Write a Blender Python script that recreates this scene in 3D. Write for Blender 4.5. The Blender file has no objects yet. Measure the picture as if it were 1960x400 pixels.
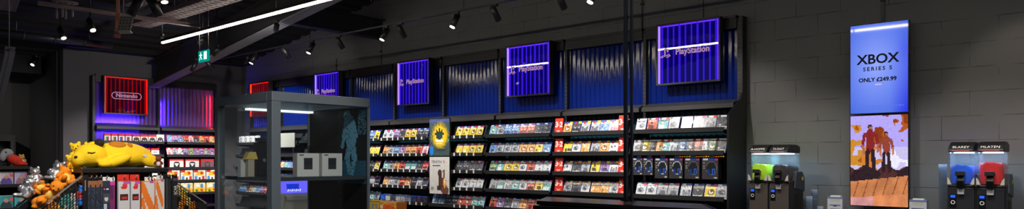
import bpy, math, random
from mathutils import Vector, Matrix, Euler
R = math.radians
C = bpy.context.scene.collection
SC = bpy.context.scene
rnd = random.Random(7)

# ------------------------------------------------------------------ camera maths
H = 1.60                       # eye height; x = towards the long block wall, y = along it, z = up
F = 1340.0
CA, SA = 0.661, 0.750
def ray(px, py):
    u = (px - 980) / F; v = (305 - py) / F
    return Vector((SA + CA * u, CA - SA * u, v))
def pt(px, py, X=None, Y=None, t=None):
    d = ray(px, py)
    if X is not None: t = X / d.x
    elif Y is not None: t = Y / d.y
    return Vector((d.x * t, d.y * t, H + d.z * t))

# ------------------------------------------------------------------ materials
def lin(c):
    def f(a):
        a /= 255.0
        return a / 12.92 if a <= 0.04045 else ((a + 0.055) / 1.055) ** 2.4
    return (f(c[0]), f(c[1]), f(c[2]), 1.0)
def mat(name, rgb, rough=0.5, metal=0.0, spec=0.5, bump=0.0, bscale=40.0, coat=0.0, var=0.0, vscale=6.0):
    m = bpy.data.materials.new(name); m.use_nodes = True
    nt = m.node_tree; b = nt.nodes['Principled BSDF']
    b.inputs['Base Color'].default_value = lin(rgb)
    b.inputs['Roughness'].default_value = rough
    b.inputs['Metallic'].default_value = metal
    b.inputs['Specular IOR Level'].default_value = spec
    b.inputs['Coat Weight'].default_value = coat
    tc = nt.nodes.new('ShaderNodeTexCoord')
    if bump:
        n = nt.nodes.new('ShaderNodeTexNoise'); n.inputs['Scale'].default_value = bscale; n.inputs['Detail'].default_value = 4
        bp = nt.nodes.new('ShaderNodeBump'); bp.inputs['Strength'].default_value = bump; bp.inputs['Distance'].default_value = 0.01
        nt.links.new(tc.outputs['Object'], n.inputs['Vector'])
        nt.links.new(n.outputs['Fac'], bp.inputs['Height']); nt.links.new(bp.outputs['Normal'], b.inputs['Normal'])
    if var:
        n = nt.nodes.new('ShaderNodeTexNoise'); n.inputs['Scale'].default_value = vscale; n.inputs['Detail'].default_value = 5
        mx = nt.nodes.new('ShaderNodeMix'); mx.data_type = 'RGBA'
        c = lin(rgb)
        mx.inputs[6].default_value = tuple(x * (1 - var) for x in c[:3]) + (1,)
        mx.inputs[7].default_value = tuple(min(1, x * (1 + var)) for x in c[:3]) + (1,)
        nt.links.new(tc.outputs['Object'], n.inputs['Vector'])
        nt.links.new(n.outputs['Fac'], mx.inputs[0]); nt.links.new(mx.outputs[2], b.inputs['Base Color'])
    return m
def emit(name, rgb, strength=1.0):
    m = bpy.data.materials.new(name); m.use_nodes = True
    nt = m.node_tree; nt.nodes.clear()
    e = nt.nodes.new('ShaderNodeEmission'); e.inputs[0].default_value = lin(rgb); e.inputs[1].default_value = strength
    o = nt.nodes.new('ShaderNodeOutputMaterial'); nt.links.new(e.outputs[0], o.inputs[0])
    return m
def printed(name, rough=0.35, emission=None, coat=0.0):
    m = bpy.data.materials.new(name); m.use_nodes = True
    nt = m.node_tree; b = nt.nodes['Principled BSDF']
    a = nt.nodes.new('ShaderNodeVertexColor'); a.layer_name = 'tint'
    if emission is None:
        nt.links.new(a.outputs['Color'], b.inputs['Base Color'])
        b.inputs['Roughness'].default_value = rough; b.inputs['Coat Weight'].default_value = coat
    else:
        b.inputs['Base Color'].default_value = (0.004, 0.004, 0.004, 1)
        b.inputs['Roughness'].default_value = rough
        nt.links.new(a.outputs['Color'], b.inputs['Emission Color']); b.inputs['Emission Strength'].default_value = emission
    return m
def glass(name, tint=(235, 240, 240), rough=0.02, ior=1.45):
    m = bpy.data.materials.new(name); m.use_nodes = True
    nt = m.node_tree; nt.nodes.clear()
    t = nt.nodes.new('ShaderNodeBsdfTransparent'); t.inputs[0].default_value = lin(tint)
    g = nt.nodes.new('ShaderNodeBsdfGlossy'); g.inputs['Roughness'].default_value = rough
    # Schlick reflectance of a thin sheet, the same from both faces
    f0 = ((ior-1)/(ior+1))**2
    lw = nt.nodes.new('ShaderNodeLayerWeight'); lw.inputs[0].default_value = 0.5
    pw = nt.nodes.new('ShaderNodeMath'); pw.operation = 'POWER'; pw.inputs[1].default_value = 5.0
    fr = nt.nodes.new('ShaderNodeMath'); fr.operation = 'MULTIPLY_ADD'; fr.inputs[1].default_value = 1-f0; fr.inputs[2].default_value = f0
    nt.links.new(lw.outputs['Facing'], pw.inputs[0]); nt.links.new(pw.outputs[0], fr.inputs[0])
    mx = nt.nodes.new('ShaderNodeMixShader'); o = nt.nodes.new('ShaderNodeOutputMaterial')
    nt.links.new(fr.outputs[0], mx.inputs[0]); nt.links.new(t.outputs[0], mx.inputs[1]); nt.links.new(g.outputs[0], mx.inputs[2])
    nt.links.new(mx.outputs[0], o.inputs[0])
    return m
def block_mat():
    m = bpy.data.materials.new('painted_blockwork'); m.use_nodes = True
    nt = m.node_tree; b = nt.nodes['Principled BSDF']; b.inputs['Roughness'].default_value = 0.75
    tc = nt.nodes.new('ShaderNodeTexCoord'); sp = nt.nodes.new('ShaderNodeSeparateXYZ'); cb = nt.nodes.new('ShaderNodeCombineXYZ')
    mpx = nt.nodes.new('ShaderNodeMath'); mpx.operation = 'ADD'; mpx.inputs[1].default_value = 10 * 0.45 - 2.68 + 0.45
    mpz = nt.nodes.new('ShaderNodeMath'); mpz.operation = 'ADD'; mpz.inputs[1].default_value = 0.225 * 2 - 0.204
    nt.links.new(tc.outputs['Object'], sp.inputs[0])
    nt.links.new(sp.outputs['Y'], mpx.inputs[0]); nt.links.new(sp.outputs['Z'], mpz.inputs[0])
    nt.links.new(mpx.outputs[0], cb.inputs[0]); nt.links.new(mpz.outputs[0], cb.inputs[1])
    br = nt.nodes.new('ShaderNodeTexBrick'); br.offset = 0.5; br.offset_frequency = 2
    for k, v in (('Scale', 1.0), ('Mortar Size', 0.0035), ('Mortar Smooth', 0.3), ('Bias', 0.0), ('Brick Width', 0.45), ('Row Height', 0.225)):
        br.inputs[k].default_value = v
    br.inputs['Color1'].default_value = lin((120, 119, 116)); br.inputs['Color2'].default_value = lin((126, 125, 122))
    br.inputs['Mortar'].default_value = lin((70, 69, 68))
    nt.links.new(cb.outputs[0], br.inputs['Vector'])
    n = nt.nodes.new('ShaderNodeTexNoise'); n.inputs['Scale'].default_value = 1.3; n.inputs['Detail'].default_value = 6
    n2 = nt.nodes.new('ShaderNodeTexNoise'); n2.inputs['Scale'].default_value = 5.0
    nt.links.new(tc.outputs['Object'], n.inputs['Vector']); nt.links.new(tc.outputs['Object'], n2.inputs['Vector'])
    # many joints are filled level with paint: fade the mortar in and out
    rmp = nt.nodes.new('ShaderNodeMapRange'); rmp.inputs['From Min'].default_value = 0.38; rmp.inputs['From Max'].default_value = 0.62
    nt.links.new(n2.outputs['Fac'], rmp.inputs[0])
    mu = nt.nodes.new('ShaderNodeMath'); mu.operation = 'MULTIPLY'
    nt.links.new(br.outputs['Fac'], mu.inputs[0]); nt.links.new(rmp.outputs[0], mu.inputs[1])
    mx = nt.nodes.new('ShaderNodeMix'); mx.data_type = 'RGBA'
    mx.inputs[6].default_value = lin((118, 117, 114)); mx.inputs[7].default_value = lin((62, 61, 60))
    nt.links.new(mu.outputs[0], mx.inputs[0])
    m2 = nt.nodes.new('ShaderNodeMix'); m2.data_type = 'RGBA'; m2.blend_type = 'MULTIPLY'; m2.inputs[0].default_value = 0.35
    nt.links.new(mx.outputs[2], m2.inputs[6]); nt.links.new(n.outputs['Color'], m2.inputs[7])
    hs = nt.nodes.new('ShaderNodeHueSaturation'); hs.inputs['Saturation'].default_value = 0.25
    nt.links.new(m2.outputs[2], hs.inputs['Color']); nt.links.new(hs.outputs[0], b.inputs['Base Color'])
    bp = nt.nodes.new('ShaderNodeBump'); bp.inputs['Strength'].default_value = 0.6; bp.inputs['Distance'].default_value = 0.006; bp.invert = True
    nt.links.new(mu.outputs[0], bp.inputs['Height']); nt.links.new(bp.outputs[0], b.inputs['Normal'])
    return m

M = {}
M['block'] = block_mat()
M['end_paint'] = mat('end_wall_paint', (92, 90, 96), 0.8, bump=0.1, bscale=60, var=0.08)
M['dark_grey_wall'] = mat('charcoal_wall', (64, 64, 66), 0.85, bump=0.1, bscale=60, var=0.1)  # darker grey for the recessed wall at left
M['ceil'] = mat('black_deck', (26, 26, 29), 0.9, var=0.2)
M['floor'] = mat('grey_vinyl', (112, 112, 114), 0.35, var=0.1)
M['steel'] = mat('painted_steel', (112, 112, 120), 0.6, var=0.1)
M['steel_dark'] = mat('dark_steel', (30, 30, 34), 0.6, var=0.1)
M['galv'] = mat('galvanised_steel', (150, 140, 140), 0.45, 0.3, var=0.15, vscale=20)
M['pink_galv'] = mat('dull_pinkish_tray', (120, 100, 105), 0.6, var=0.15)
M['black'] = mat('black_powder_coat', (20, 20, 22), 0.45, bump=0.05, bscale=200)
M['black_gloss'] = mat('black_gloss', (10, 10, 13), 0.32, coat=0.1)
M['ledge'] = mat('grey_ledge_metal', (52, 52, 54), 0.5, var=0.05)
M['lip'] = mat('shelf_lip_black', (38, 38, 40), 0.45, var=0.05)
M['slot'] = mat('slot_edge', (70, 78, 92), 0.4)
M['blue_panel'] = mat('blue_corrugated_gloss', (5, 30, 112), 0.13, spec=0.6, bump=0.05, bscale=16)
M['teal_glow_panel'] = mat('teal_glow_corrugated', (6, 46, 56), 0.3, bump=0.1, bscale=16)  # dim teal glow behind the shelves put into the panel colour
M['violet_glow_panel'] = mat('sign_glow_corrugated_gloss', (88, 52, 124), 0.5, spec=0.35, bump=0.12, bscale=16)  # purple glow of signs and strips put into the base colour
M['white_paper'] = mat('white_paper', (232, 232, 232), 0.5)
M['red_card'] = mat('red_card', (225, 52, 36), 0.45)
M['print'] = printed('printed_cover', 0.3, coat=0.2)
M['print_matt'] = printed('printed_card', 0.55)
M['screen'] = printed('lit_display', 0.045, emission=1.0)
M['led_white'] = emit('white_led', (255, 244, 225), 36.0)
M['lens'] = emit('lamp_lens', (255, 240, 215), 6.0)
M['violet_led'] = emit('violet_led', (92, 40, 255), 2.2)
M['violet_rib'] = emit('violet_rib', (66, 30, 255), 0.8)
M['violet_hot'] = emit('violet_edge_led', (130, 95, 255), 3.0)
M['violet_deep'] = emit('violet_panel_glow', (18, 8, 130), 0.5)
M['red_led'] = emit('red_led', (255, 22, 14), 2.0)
M['red_rib'] = emit('red_rib', (190, 8, 20), 0.55)
M['red_hot'] = emit('red_edge_led', (255, 60, 20), 2.5)
M['red_deep'] = emit('red_panel_glow', (46, 4, 22), 0.8)
M['blue_strip'] = emit('blue_strip_led', (30, 20, 255), 2.0)
M['red_strip'] = emit('red_strip_led', (255, 15, 30), 1.2)
M['cyan_glow'] = emit('tank_lamp', (170, 220, 255), 24.0)
M['clear'] = glass('clear_acrylic', (245, 245, 250))
M['case_glass'] = glass('cabinet_glass', (247, 250, 250), 0.02, 1.3)
def frosted(name, tint, k):
    m = glass(name, (250, 252, 255), 0.05, 1.4); nt = m.node_tree
    o = [n for n in nt.nodes if n.type == 'OUTPUT_MATERIAL'][0]; src = o.inputs[0].links[0].from_socket
    d = nt.nodes.new('ShaderNodeBsdfDiffuse'); d.inputs[0].default_value = lin(tint)
    tr = nt.nodes.new('ShaderNodeBsdfTranslucent'); tr.inputs[0].default_value = lin(tint)
    a = nt.nodes.new('ShaderNodeMixShader'); nt.links.new(d.outputs[0], a.inputs[1]); nt.links.new(tr.outputs[0], a.inputs[2])
    b = nt.nodes.new('ShaderNodeMixShader'); b.inputs[0].default_value = k
    nt.links.new(src, b.inputs[1]); nt.links.new(a.outputs[0], b.inputs[2]); nt.links.new(b.outputs[0], o.inputs[0])
    return m
M['tank'] = frosted('tank_polycarbonate', (225, 240, 250), 0.07)
M['cup'] = frosted('clear_cup_plastic', (225, 235, 245), 0.3)
M['pink_letter'] = mat('pale_pink_letter', (235, 195, 205), 0.5)
M['letter_glow'] = emit('pale_lit_letter', (196, 150, 190), 0.75)
M['white_letter'] = mat('white_letter', (240, 240, 240), 0.5)
M['ink'] = mat('navy_ink', (14, 22, 60), 0.6)
M['exit_green'] = emit('exit_green', (0, 150, 140), 0.9)
M['exit_white'] = emit('exit_white', (215, 255, 250), 1.6)
M['frame_grey'] = mat('cabinet_grey', (110, 122, 132), 0.4, 0.2, var=0.05)
M['yellow_fur'] = mat('yellow_plush', (250, 205, 20), 0.85, bump=0.25, bscale=90, var=0.06, vscale=14)
M['gold_fur'] = mat('brown_orange_plush', (196, 120, 18), 0.85, bump=0.25, bscale=90)
M['orange_fur'] = mat('orange_plush', (238, 138, 18), 0.85, bump=0.25, bscale=90, var=0.08, vscale=14)
M['cream_fur'] = mat('cream_plush', (250, 214, 96), 0.85, bump=0.25, bscale=90)
M['silver_fur'] = mat('silver_lame_plush', (205, 205, 210), 0.3, 0.85, bump=0.9, bscale=30)
M['dark_fur'] = mat('dark_brown_plush', (30, 24, 20), 0.85, bump=0.2, bscale=90)
M['white_fur'] = mat('white_plush', (225, 222, 218), 0.85, bump=0.25, bscale=90)
M['brown_fur'] = mat('rust_plush', (140, 60, 30), 0.85, bump=0.25, bscale=90)
M['red_fur'] = mat('red_plush', (214, 48, 30), 0.8, bump=0.25, bscale=90)
M['grey_fur'] = mat('grey_plush', (150, 150, 155), 0.8, bump=0.25, bscale=90)
M['tan_fur'] = mat('tan_plush', (205, 155, 80), 0.8, bump=0.25, bscale=90)
M['blue_fur'] = mat('blue_plush', (40, 110, 205), 0.8, bump=0.25, bscale=90)
M['teal_fur'] = mat('teal_plush', (90, 180, 175), 0.8, bump=0.25, bscale=90)
M['body_brown'] = mat('bronze_front', (92, 84, 80), 0.5, 0.2)
M['slate'] = mat('slate_plastic', (52, 60, 68), 0.45)
M['dark_front'] = mat('charcoal_plastic', (44, 44, 50), 0.4)
M['cream_plastic'] = mat('cream_plastic', (212, 206, 196), 0.4)
M['steel_tap'] = mat('pale_tap', (205, 205, 205), 0.35, 0.2)
M['blue_lcd'] = emit('blue_lcd', (40, 90, 255), 1.4)
def slush(name, rgb, e):
    m = mat(name, rgb, 0.35, bump=0.4, bscale=60)
    b = m.node_tree.nodes['Principled BSDF']
    b.inputs['Subsurface Weight'].default_value = 0.3; b.inputs['Subsurface Radius'].default_value = (0.03, 0.03, 0.03)
    return m
M['lime_ice'] = slush('lime_ice', (205, 250, 0), 0.4)
M['cola_ice'] = slush('cola_ice', (52, 30, 26), 0.05)
M['blue_ice'] = slush('blue_ice', (0, 96, 240), 0.4)
M['red_ice'] = slush('red_ice', (225, 12, 16), 0.3)

# ------------------------------------------------------------------ mesh builder
class MB:
    def __init__(s): s.v = []; s.f = []; s.m = []; s.c = []; s.s = []
    def add(s, vs, fs, m=0, col=None, smooth=False):
        o = len(s.v); s.v += [tuple(p) for p in vs]
        for f in fs:
            s.f.append(tuple(i + o for i in f)); s.m.append(m); s.c.append(col); s.s.append(smooth)
        return o
    def box(s, x0, x1, y0, y1, z0, z1, m=0, col=None):
        return s.add([(x0,y0,z0),(x1,y0,z0),(x1,y1,z0),(x0,y1,z0),(x0,y0,z1),(x1,y0,z1),(x1,y1,z1),(x0,y1,z1)],
              [(0,3,2,1),(4,5,6,7),(0,1,5,4),(1,2,6,5),(2,3,7,6),(3,0,4,7)], m, col)
    def cbox(s, c, sx, sy, sz, rot=None, m=0, col=None):
        o = s.box(-sx/2, sx/2, -sy/2, sy/2, -sz/2, sz/2, m, col)
        Mx = Matrix.Translation(Vector(c)) @ (rot.to_matrix().to_4x4() if rot else Matrix())
        s.xf(Mx, o); return o
    def prism(s, poly, axis, a, b, m=0, col=None, smooth=False):
        n = len(poly)
        def P(p, t):
            if axis == 'x': return (t, p[0], p[1])
            if axis == 'y': return (p[0], t, p[1])
            return (p[0], p[1], t)
        vs = [P(p, a) for p in poly] + [P(p, b) for p in poly]
        area = sum(poly[i][0]*poly[(i+1)%n][1]-poly[(i+1)%n][0]*poly[i][1] for i in range(n))
        flip = (area > 0) == (axis == 'y')
        fs = [tuple(reversed(range(n))), tuple(range(n, 2*n))]
        if flip: fs = [tuple(reversed(f)) for f in fs]
        o = s.add(vs, fs, m, col)
        for i in range(n):
            j = (i+1) % n
            f = (i, j, n+j, n+i)
            if flip: f = tuple(reversed(f))
            s.f.append(tuple(k+o for k in f)); s.m.append(m); s.c.append(col); s.s.append(smooth)
        return o
    def tube(s, p, q, r, n=10, m=0, col=None, r2=None, caps=True):
        p = Vector(p); q = Vector(q); r2 = r if r2 is None else r2
        d = (q - p).normalized(); a = d.orthogonal().normalized(); b = d.cross(a)
        vs = []
        for (c, rr) in ((p, r), (q, r2)):
            for i in range(n):
                t = 2*math.pi*i/n; vs.append(c + (a*math.cos(t) + b*math.sin(t))*rr)
        o = s.add(vs, [(i, (i+1)%n, n+(i+1)%n, n+i) for i in range(n)], m, col, True)
        if caps:
            s.f += [tuple(o+i for i in reversed(range(n))), tuple(o+n+i for i in range(n))]
            s.m += [m, m]; s.c += [col, col]; s.s += [False, False]
        return o
    def bar(s, p, q, w, h, m=0, col=None):
        p = Vector(p); q = Vector(q); d = (q-p).normalized(); side = d.cross(Vector((0,0,1)))
        side = Vector((1,0,0)) if side.length < 1e-4 else side.normalized()
        up = side.cross(d)
        vs = [c + side*sx*w/2 + up*sz*h/2 for c in (p, q) for (sx, sz) in ((-1,-1),(1,-1),(1,1),(-1,1))]
        return s.add(vs, [(0,3,2,1),(4,5,6,7),(0,1,5,4),(1,2,6,5),(2,3,7,6),(3,0,4,7)], m, col)
    def lathe(s, prof, n=20, c=(0,0,0), m=0, col=None, sx=1, sy=1):
        vs = []
        for (r, z) in prof:
            for i in range(n):
                t = 2*math.pi*i/n; vs.append((c[0]+r*math.cos(t)*sx, c[1]+r*math.sin(t)*sy, c[2]+z))
        fs = []
        for k in range(len(prof)-1):
            for i in range(n):
                fs.append((k*n+i, k*n+(i+1)%n, (k+1)*n+(i+1)%n, (k+1)*n+i))
        o = s.add(vs, fs, m, col, True)
        s.f += [tuple(o+i for i in reversed(range(n))), tuple(o+(len(prof)-1)*n+i for i in range(n))]
        s.m += [m, m]; s.c += [col, col]; s.s += [True, True]
        return o
    def ell(s, c, r, rot=None, seg=16, rings=10, m=0, col=None):
        vs = []; fs = []
        for k in range(1, rings):
            ph = math.pi*k/rings
            for i in range(seg):
                t = 2*math.pi*i/seg
                vs.append(Vector((math.sin(ph)*math.cos(t)*r[0], math.sin(ph)*math.sin(t)*r[1], math.cos(ph)*r[2])))
        top = len(vs); vs.append(Vector((0,0,r[2]))); bot = len(vs); vs.append(Vector((0,0,-r[2])))
        for k in range(rings-2):
            for i in range(seg):
                j = (i+1) % seg
                fs.append((k*seg+i, (k+1)*seg+i, (k+1)*seg+j, k*seg+j))
        for i in range(seg):
            j = (i+1) % seg
            fs.append((top, i, j)); fs.append((bot, (rings-2)*seg+j, (rings-2)*seg+i))
        if rot: vs = [rot.to_matrix() @ v for v in vs]
        return s.add([v + Vector(c) for v in vs], fs, m, col, True)
    def art(s, x0, x1, z0, z1, y, grid, m=0, skip=None):
        rows = len(grid); cols = len(grid[0])
        vs = [(x0+(x1-x0)*i/cols, y, z1+(z0-z1)*j/rows) for j in range(rows+1) for i in range(cols+1)]
        o = len(s.v); s.v += vs; w = cols+1
        for j in range(rows):
            for i in range(cols):
                if grid[j][i] is None: continue
                a = o+j*w+i
                s.f.append((a+w, a+w+1, a+1, a)); s.m.append(m); s.c.append(grid[j][i]); s.s.append(False)
    def wave(s, x0, x1, z0, z1, y, amp=0.006, pitch=0.075, m=0, bow=0.0, nz=6, wobble=0.0):
        nx = max(16, int((x1-x0)/pitch*8)); vs = []
        wr = random.Random(int(abs(x1*100+z1*10)))
        ph = [wr.uniform(0, 6.28) for _ in range(nx//8+3)]; fr = [wr.uniform(.7, 1.4) for _ in ph]
        for k in range(nz+1):
            w = k/nz
            for i in range(nx+1):
                u = i/nx; x = x0+(x1-x0)*u
                q = i//8; wob = wobble*math.sin(2*math.pi*fr[q]*(z1-z0)*w/.17+ph[q])
                vs.append((x, y - amp*math.cos(2*math.pi*x/pitch)*(1+wob) - wob*.002 - bow*math.sin(math.pi*u)*math.sin(math.pi*w), z0+(z1-z0)*w))
        fs = [(k*(nx+1)+i, k*(nx+1)+i+1, (k+1)*(nx+1)+i+1, (k+1)*(nx+1)+i) for k in range(nz) for i in range(nx)]
        return s.add(vs, fs, m, None, True)
    def xf(s, Mx, start=0):
        for i in range(start, len(s.v)): s.v[i] = tuple(Mx @ Vector(s.v[i]))
    def mesh(s, name, mats):
        me = bpy.data.meshes.new(name); me.from_pydata(s.v, [], s.f); me.update()
        for m_ in (mats if isinstance(mats, (list, tuple)) else [mats]): me.materials.append(m_)
        me.polygons.foreach_set('material_index', s.m)
        me.polygons.foreach_set('use_smooth', s.s)
        if any(c is not None for c in s.c):
            at = me.color_attributes.new('tint', 'FLOAT_COLOR', 'CORNER')
            buf = []
            for p, c in zip(me.polygons, s.c):
                L = lin(c) if c is not None else (0.5, 0.5, 0.5, 1)
                buf += list(L) * p.loop_total
            at.data.foreach_set('color', buf)
        return me

def thing(name, label, cat, loc=(0,0,0), rot=0.0, group=None):
    o = bpy.data.objects.new(name, None); C.objects.link(o)
    o.empty_display_size = 0.05
    o.location = loc; o.rotation_euler = rot if isinstance(rot, (tuple, Euler)) else (0, 0, rot)
    return tag(o, label, cat, group)
def tag(o, label, cat, group=None):
    o['label'] = label; o['category'] = cat
    if group: o['group'] = group
    return o
def part(name, mb, mats, parent, label=None, bevel=0, kind=None):
    me = mb if isinstance(mb, bpy.types.Mesh) else mb.mesh(name, mats)
    o = bpy.data.objects.new(name, me); C.objects.link(o); o.parent = parent
    if label: o['label'] = label
    if kind: o['kind'] = kind
    if bevel:
        b = o.modifiers.new('bevel', 'BEVEL'); b.width = bevel; b.segments = 2; b.limit_method = 'ANGLE'
    return o
def solo(name, mb, mats, label, cat, loc=(0,0,0), rot=0.0, group=None, bevel=0):
    me = mb if isinstance(mb, bpy.types.Mesh) else mb.mesh(name, mats)
    o = bpy.data.objects.new(name, me); C.objects.link(o)
    o.location = loc; o.rotation_euler = rot if isinstance(rot, (tuple, Euler)) else (0, 0, rot)
    if bevel:
        b = o.modifiers.new('bevel', 'BEVEL'); b.width = bevel; b.segments = 2; b.limit_method = 'ANGLE'
    return tag(o, label, cat, group)
def struct(name, mb, mats):
    o = bpy.data.objects.new(name, mb.mesh(name, mats)); C.objects.link(o); o['kind'] = 'structure'; return o
def letters(name, body, size, loc, m, parent, align='CENTER', rot=(R(90),0,0), ext=0.001, spacing=1.0, sx=1.0, label=None, shear=0.0, bold=0.0):
    cu = bpy.data.curves.new(name, 'FONT'); cu.body = body; cu.size = size; cu.align_x = align; cu.align_y = 'CENTER'
    cu.extrude = ext; cu.space_character = spacing; cu.shear = shear; cu.resolution_u = 3
    cu.materials.append(m)
    cu.offset = bold
    o = bpy.data.objects.new(name + '_text', cu); C.objects.link(o)
    dg = bpy.context.evaluated_depsgraph_get()
    me = bpy.data.meshes.new_from_object(o.evaluated_get(dg)); me.name = name
    bpy.data.objects.remove(o); bpy.data.curves.remove(cu)
    o = bpy.data.objects.new(name, me); C.objects.link(o); o.parent = parent; o.location = loc; o.rotation_euler = rot; o.scale = (sx,1,1)
    if label: o['label'] = label
    return o
def blob(mb, voxel, mats, name, it=4):
    me = mb.mesh(name + '_raw', mats)
    o = bpy.data.objects.new(name + '_raw', me); C.objects.link(o)
    rm = o.modifiers.new('r', 'REMESH'); rm.mode = 'VOXEL'; rm.voxel_size = voxel; rm.use_smooth_shade = True
    sm = o.modifiers.new('s', 'SMOOTH'); sm.iterations = it; sm.factor = 0.6
    dg = bpy.context.evaluated_depsgraph_get()
    me2 = bpy.data.meshes.new_from_object(o.evaluated_get(dg)); me2.name = name
    me2.polygons.foreach_set('use_smooth', [True]*len(me2.polygons))
    bpy.data.objects.remove(o); bpy.data.meshes.remove(me)
    me2.materials.clear()
    for m_ in (mats if isinstance(mats, (list, tuple)) else [mats]): me2.materials.append(m_)
    return me2

class Art:
    def __init__(s, w, h, bg): s.w = w; s.h = h; s.g = [[bg]*w for _ in range(h)]
    def px(s, i, j, c):
        if 0 <= i < s.w and 0 <= j < s.h: s.g[j][i] = c
    def rect(s, x0, y0, x1, y1, c):
        for j in range(int(y0*s.h+.5), int(y1*s.h+.5)):
            for i in range(int(x0*s.w+.5), int(x1*s.w+.5)): s.px(i, j, c)
    def ell(s, cx, cy, rx, ry, c, inner=0.0):
        for j in range(s.h):
            for i in range(s.w):
                d = (((i+.5)/s.w-cx)/rx)**2 + (((j+.5)/s.h-cy)/ry)**2
                if inner <= d <= 1: s.g[j][i] = c
    def line(s, a, b, wd, c):
        for j in range(s.h):
            for i in range(s.w):
                p = ((i+.5)/s.w, (j+.5)/s.h)
                dx, dy = b[0]-a[0], b[1]-a[1]; L = dx*dx+dy*dy
                t = max(0, min(1, ((p[0]-a[0])*dx+(p[1]-a[1])*dy)/L))
                if math.hypot(p[0]-a[0]-t*dx, p[1]-a[1]-t*dy) <= wd: s.g[j][i] = c
    def fn(s, f):
        for j in range(s.h):
            for i in range(s.w):
                c = f((i+.5)/s.w, (j+.5)/s.h, s.g[j][i])
                s.g[j][i] = c
    def noise(s, a, r):
        for j in range(s.h):
            for i in range(s.w):
                if s.g[j][i] is None: continue
                k = r.uniform(-a, a); s.g[j][i] = tuple(max(0, min(255, q+k)) for q in s.g[j][i])
ORD = ['first','second','third','fourth','fifth','sixth','seventh','eighth','ninth','tenth','eleventh','twelfth','thirteenth','fourteenth']

# ------------------------------------------------------------------ the setting
XW, YE = 7.65, 14.70
def roof(y): return 5.89 - 0.15 * y
b = MB(); b.box(-4, XW, -4, 17.5, -0.1, 0); struct('floor', b, M['floor'])
b = MB(); b.box(XW, XW+0.2, -3, YE+0.2, 0, 6.6); struct('wall_right', b, M['block'])
b = MB(); b.box(4.2, XW, YE, YE+0.2, 0, 3.72); struct('wall_back', b, M['end_paint'])
b = MB(); b.box(-4, 4.2, 16.6, 16.8, 0, 4.0); b.box(4.15, 4.2, YE+0.2, 16.6, 0, 4.0); struct('wall_left', b, M['dark_grey_wall'])
b = MB()
b.prism([(-4, roof(-4)), (17.5, roof(17.5)), (17.5, roof(17.5)+0.15), (-4, roof(-4)+0.15)], 'x', -4, XW)
y = -3.5
while y < 17:
    b.prism([(y, roof(y)-0.04), (y+0.14, roof(y+0.14)-0.04), (y+0.18, roof(y+0.18)+0.01), (y-0.04, roof(y-0.04)+0.01)], 'x', -4, XW); y += 0.33
struct('ceiling', b, M['ceil'])
# sloping rafter above the wall bays (I section) and the tie beam that meets it
def rafter(x):
    m = MB()
    y0, y1 = 14.55, -2.0
    zb = lambda yy: 3.02 + 0.133 * (14.55 - yy)
    h = 0.50
    for (w, a, c) in ((0.20, 0.0, 0.025), (0.015, 0.025, h-0.025), (0.20, h-0.025, h)):
        m.prism([(y0, zb(y0)+a), (y1, zb(y1)+a), (y1, zb(y1)+c), (y0, zb(y0)+c)], 'x', x-w/2, x+w/2, 1 if a == 0 else 0)  # flange lit from below painted pale, shaded web painted dark
    return m
struct('trim_1', rafter(5.73), [M['steel_dark'], M['steel']])['label'] = 'sloping steel rafter'
b = MB()
for (w, a, c) in ((0.18, 3.69, 3.71), (0.015, 3.71, 4.0), (0.18, 4.0, 4.02)):
    b.box(5.84, XW, 9.75-w/2, 9.75+w/2, a, c)
struct('trim_2', b, M['steel_dark'])
b = MB(); b.box(4.2, XW, 14.3, YE, 3.64, 3.74); struct('trim_3', b, M['ceil'])
# stepped black bulkheads over the dark recess
b = MB()
q = [pt(0,145,Y=16.3), pt(52,145,Y=16.3), pt(52,118,Y=16.3), pt(90,118,Y=16.3), pt(90,107,Y=16.3), pt(124,107,Y=16.3)]
xs = [p.x for p in q]
b.box(-4, q[1].x, 15.4, 16.3, q[0].z, 4.3); b.box(q[1].x, q[3].x, 15.4, 16.3, q[2].z, 4.3); b.box(q[3].x, 4.15, 15.4, 16.3, q[4].z, 4.3)
struct('trim_4', b, M['ceil'])

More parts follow.
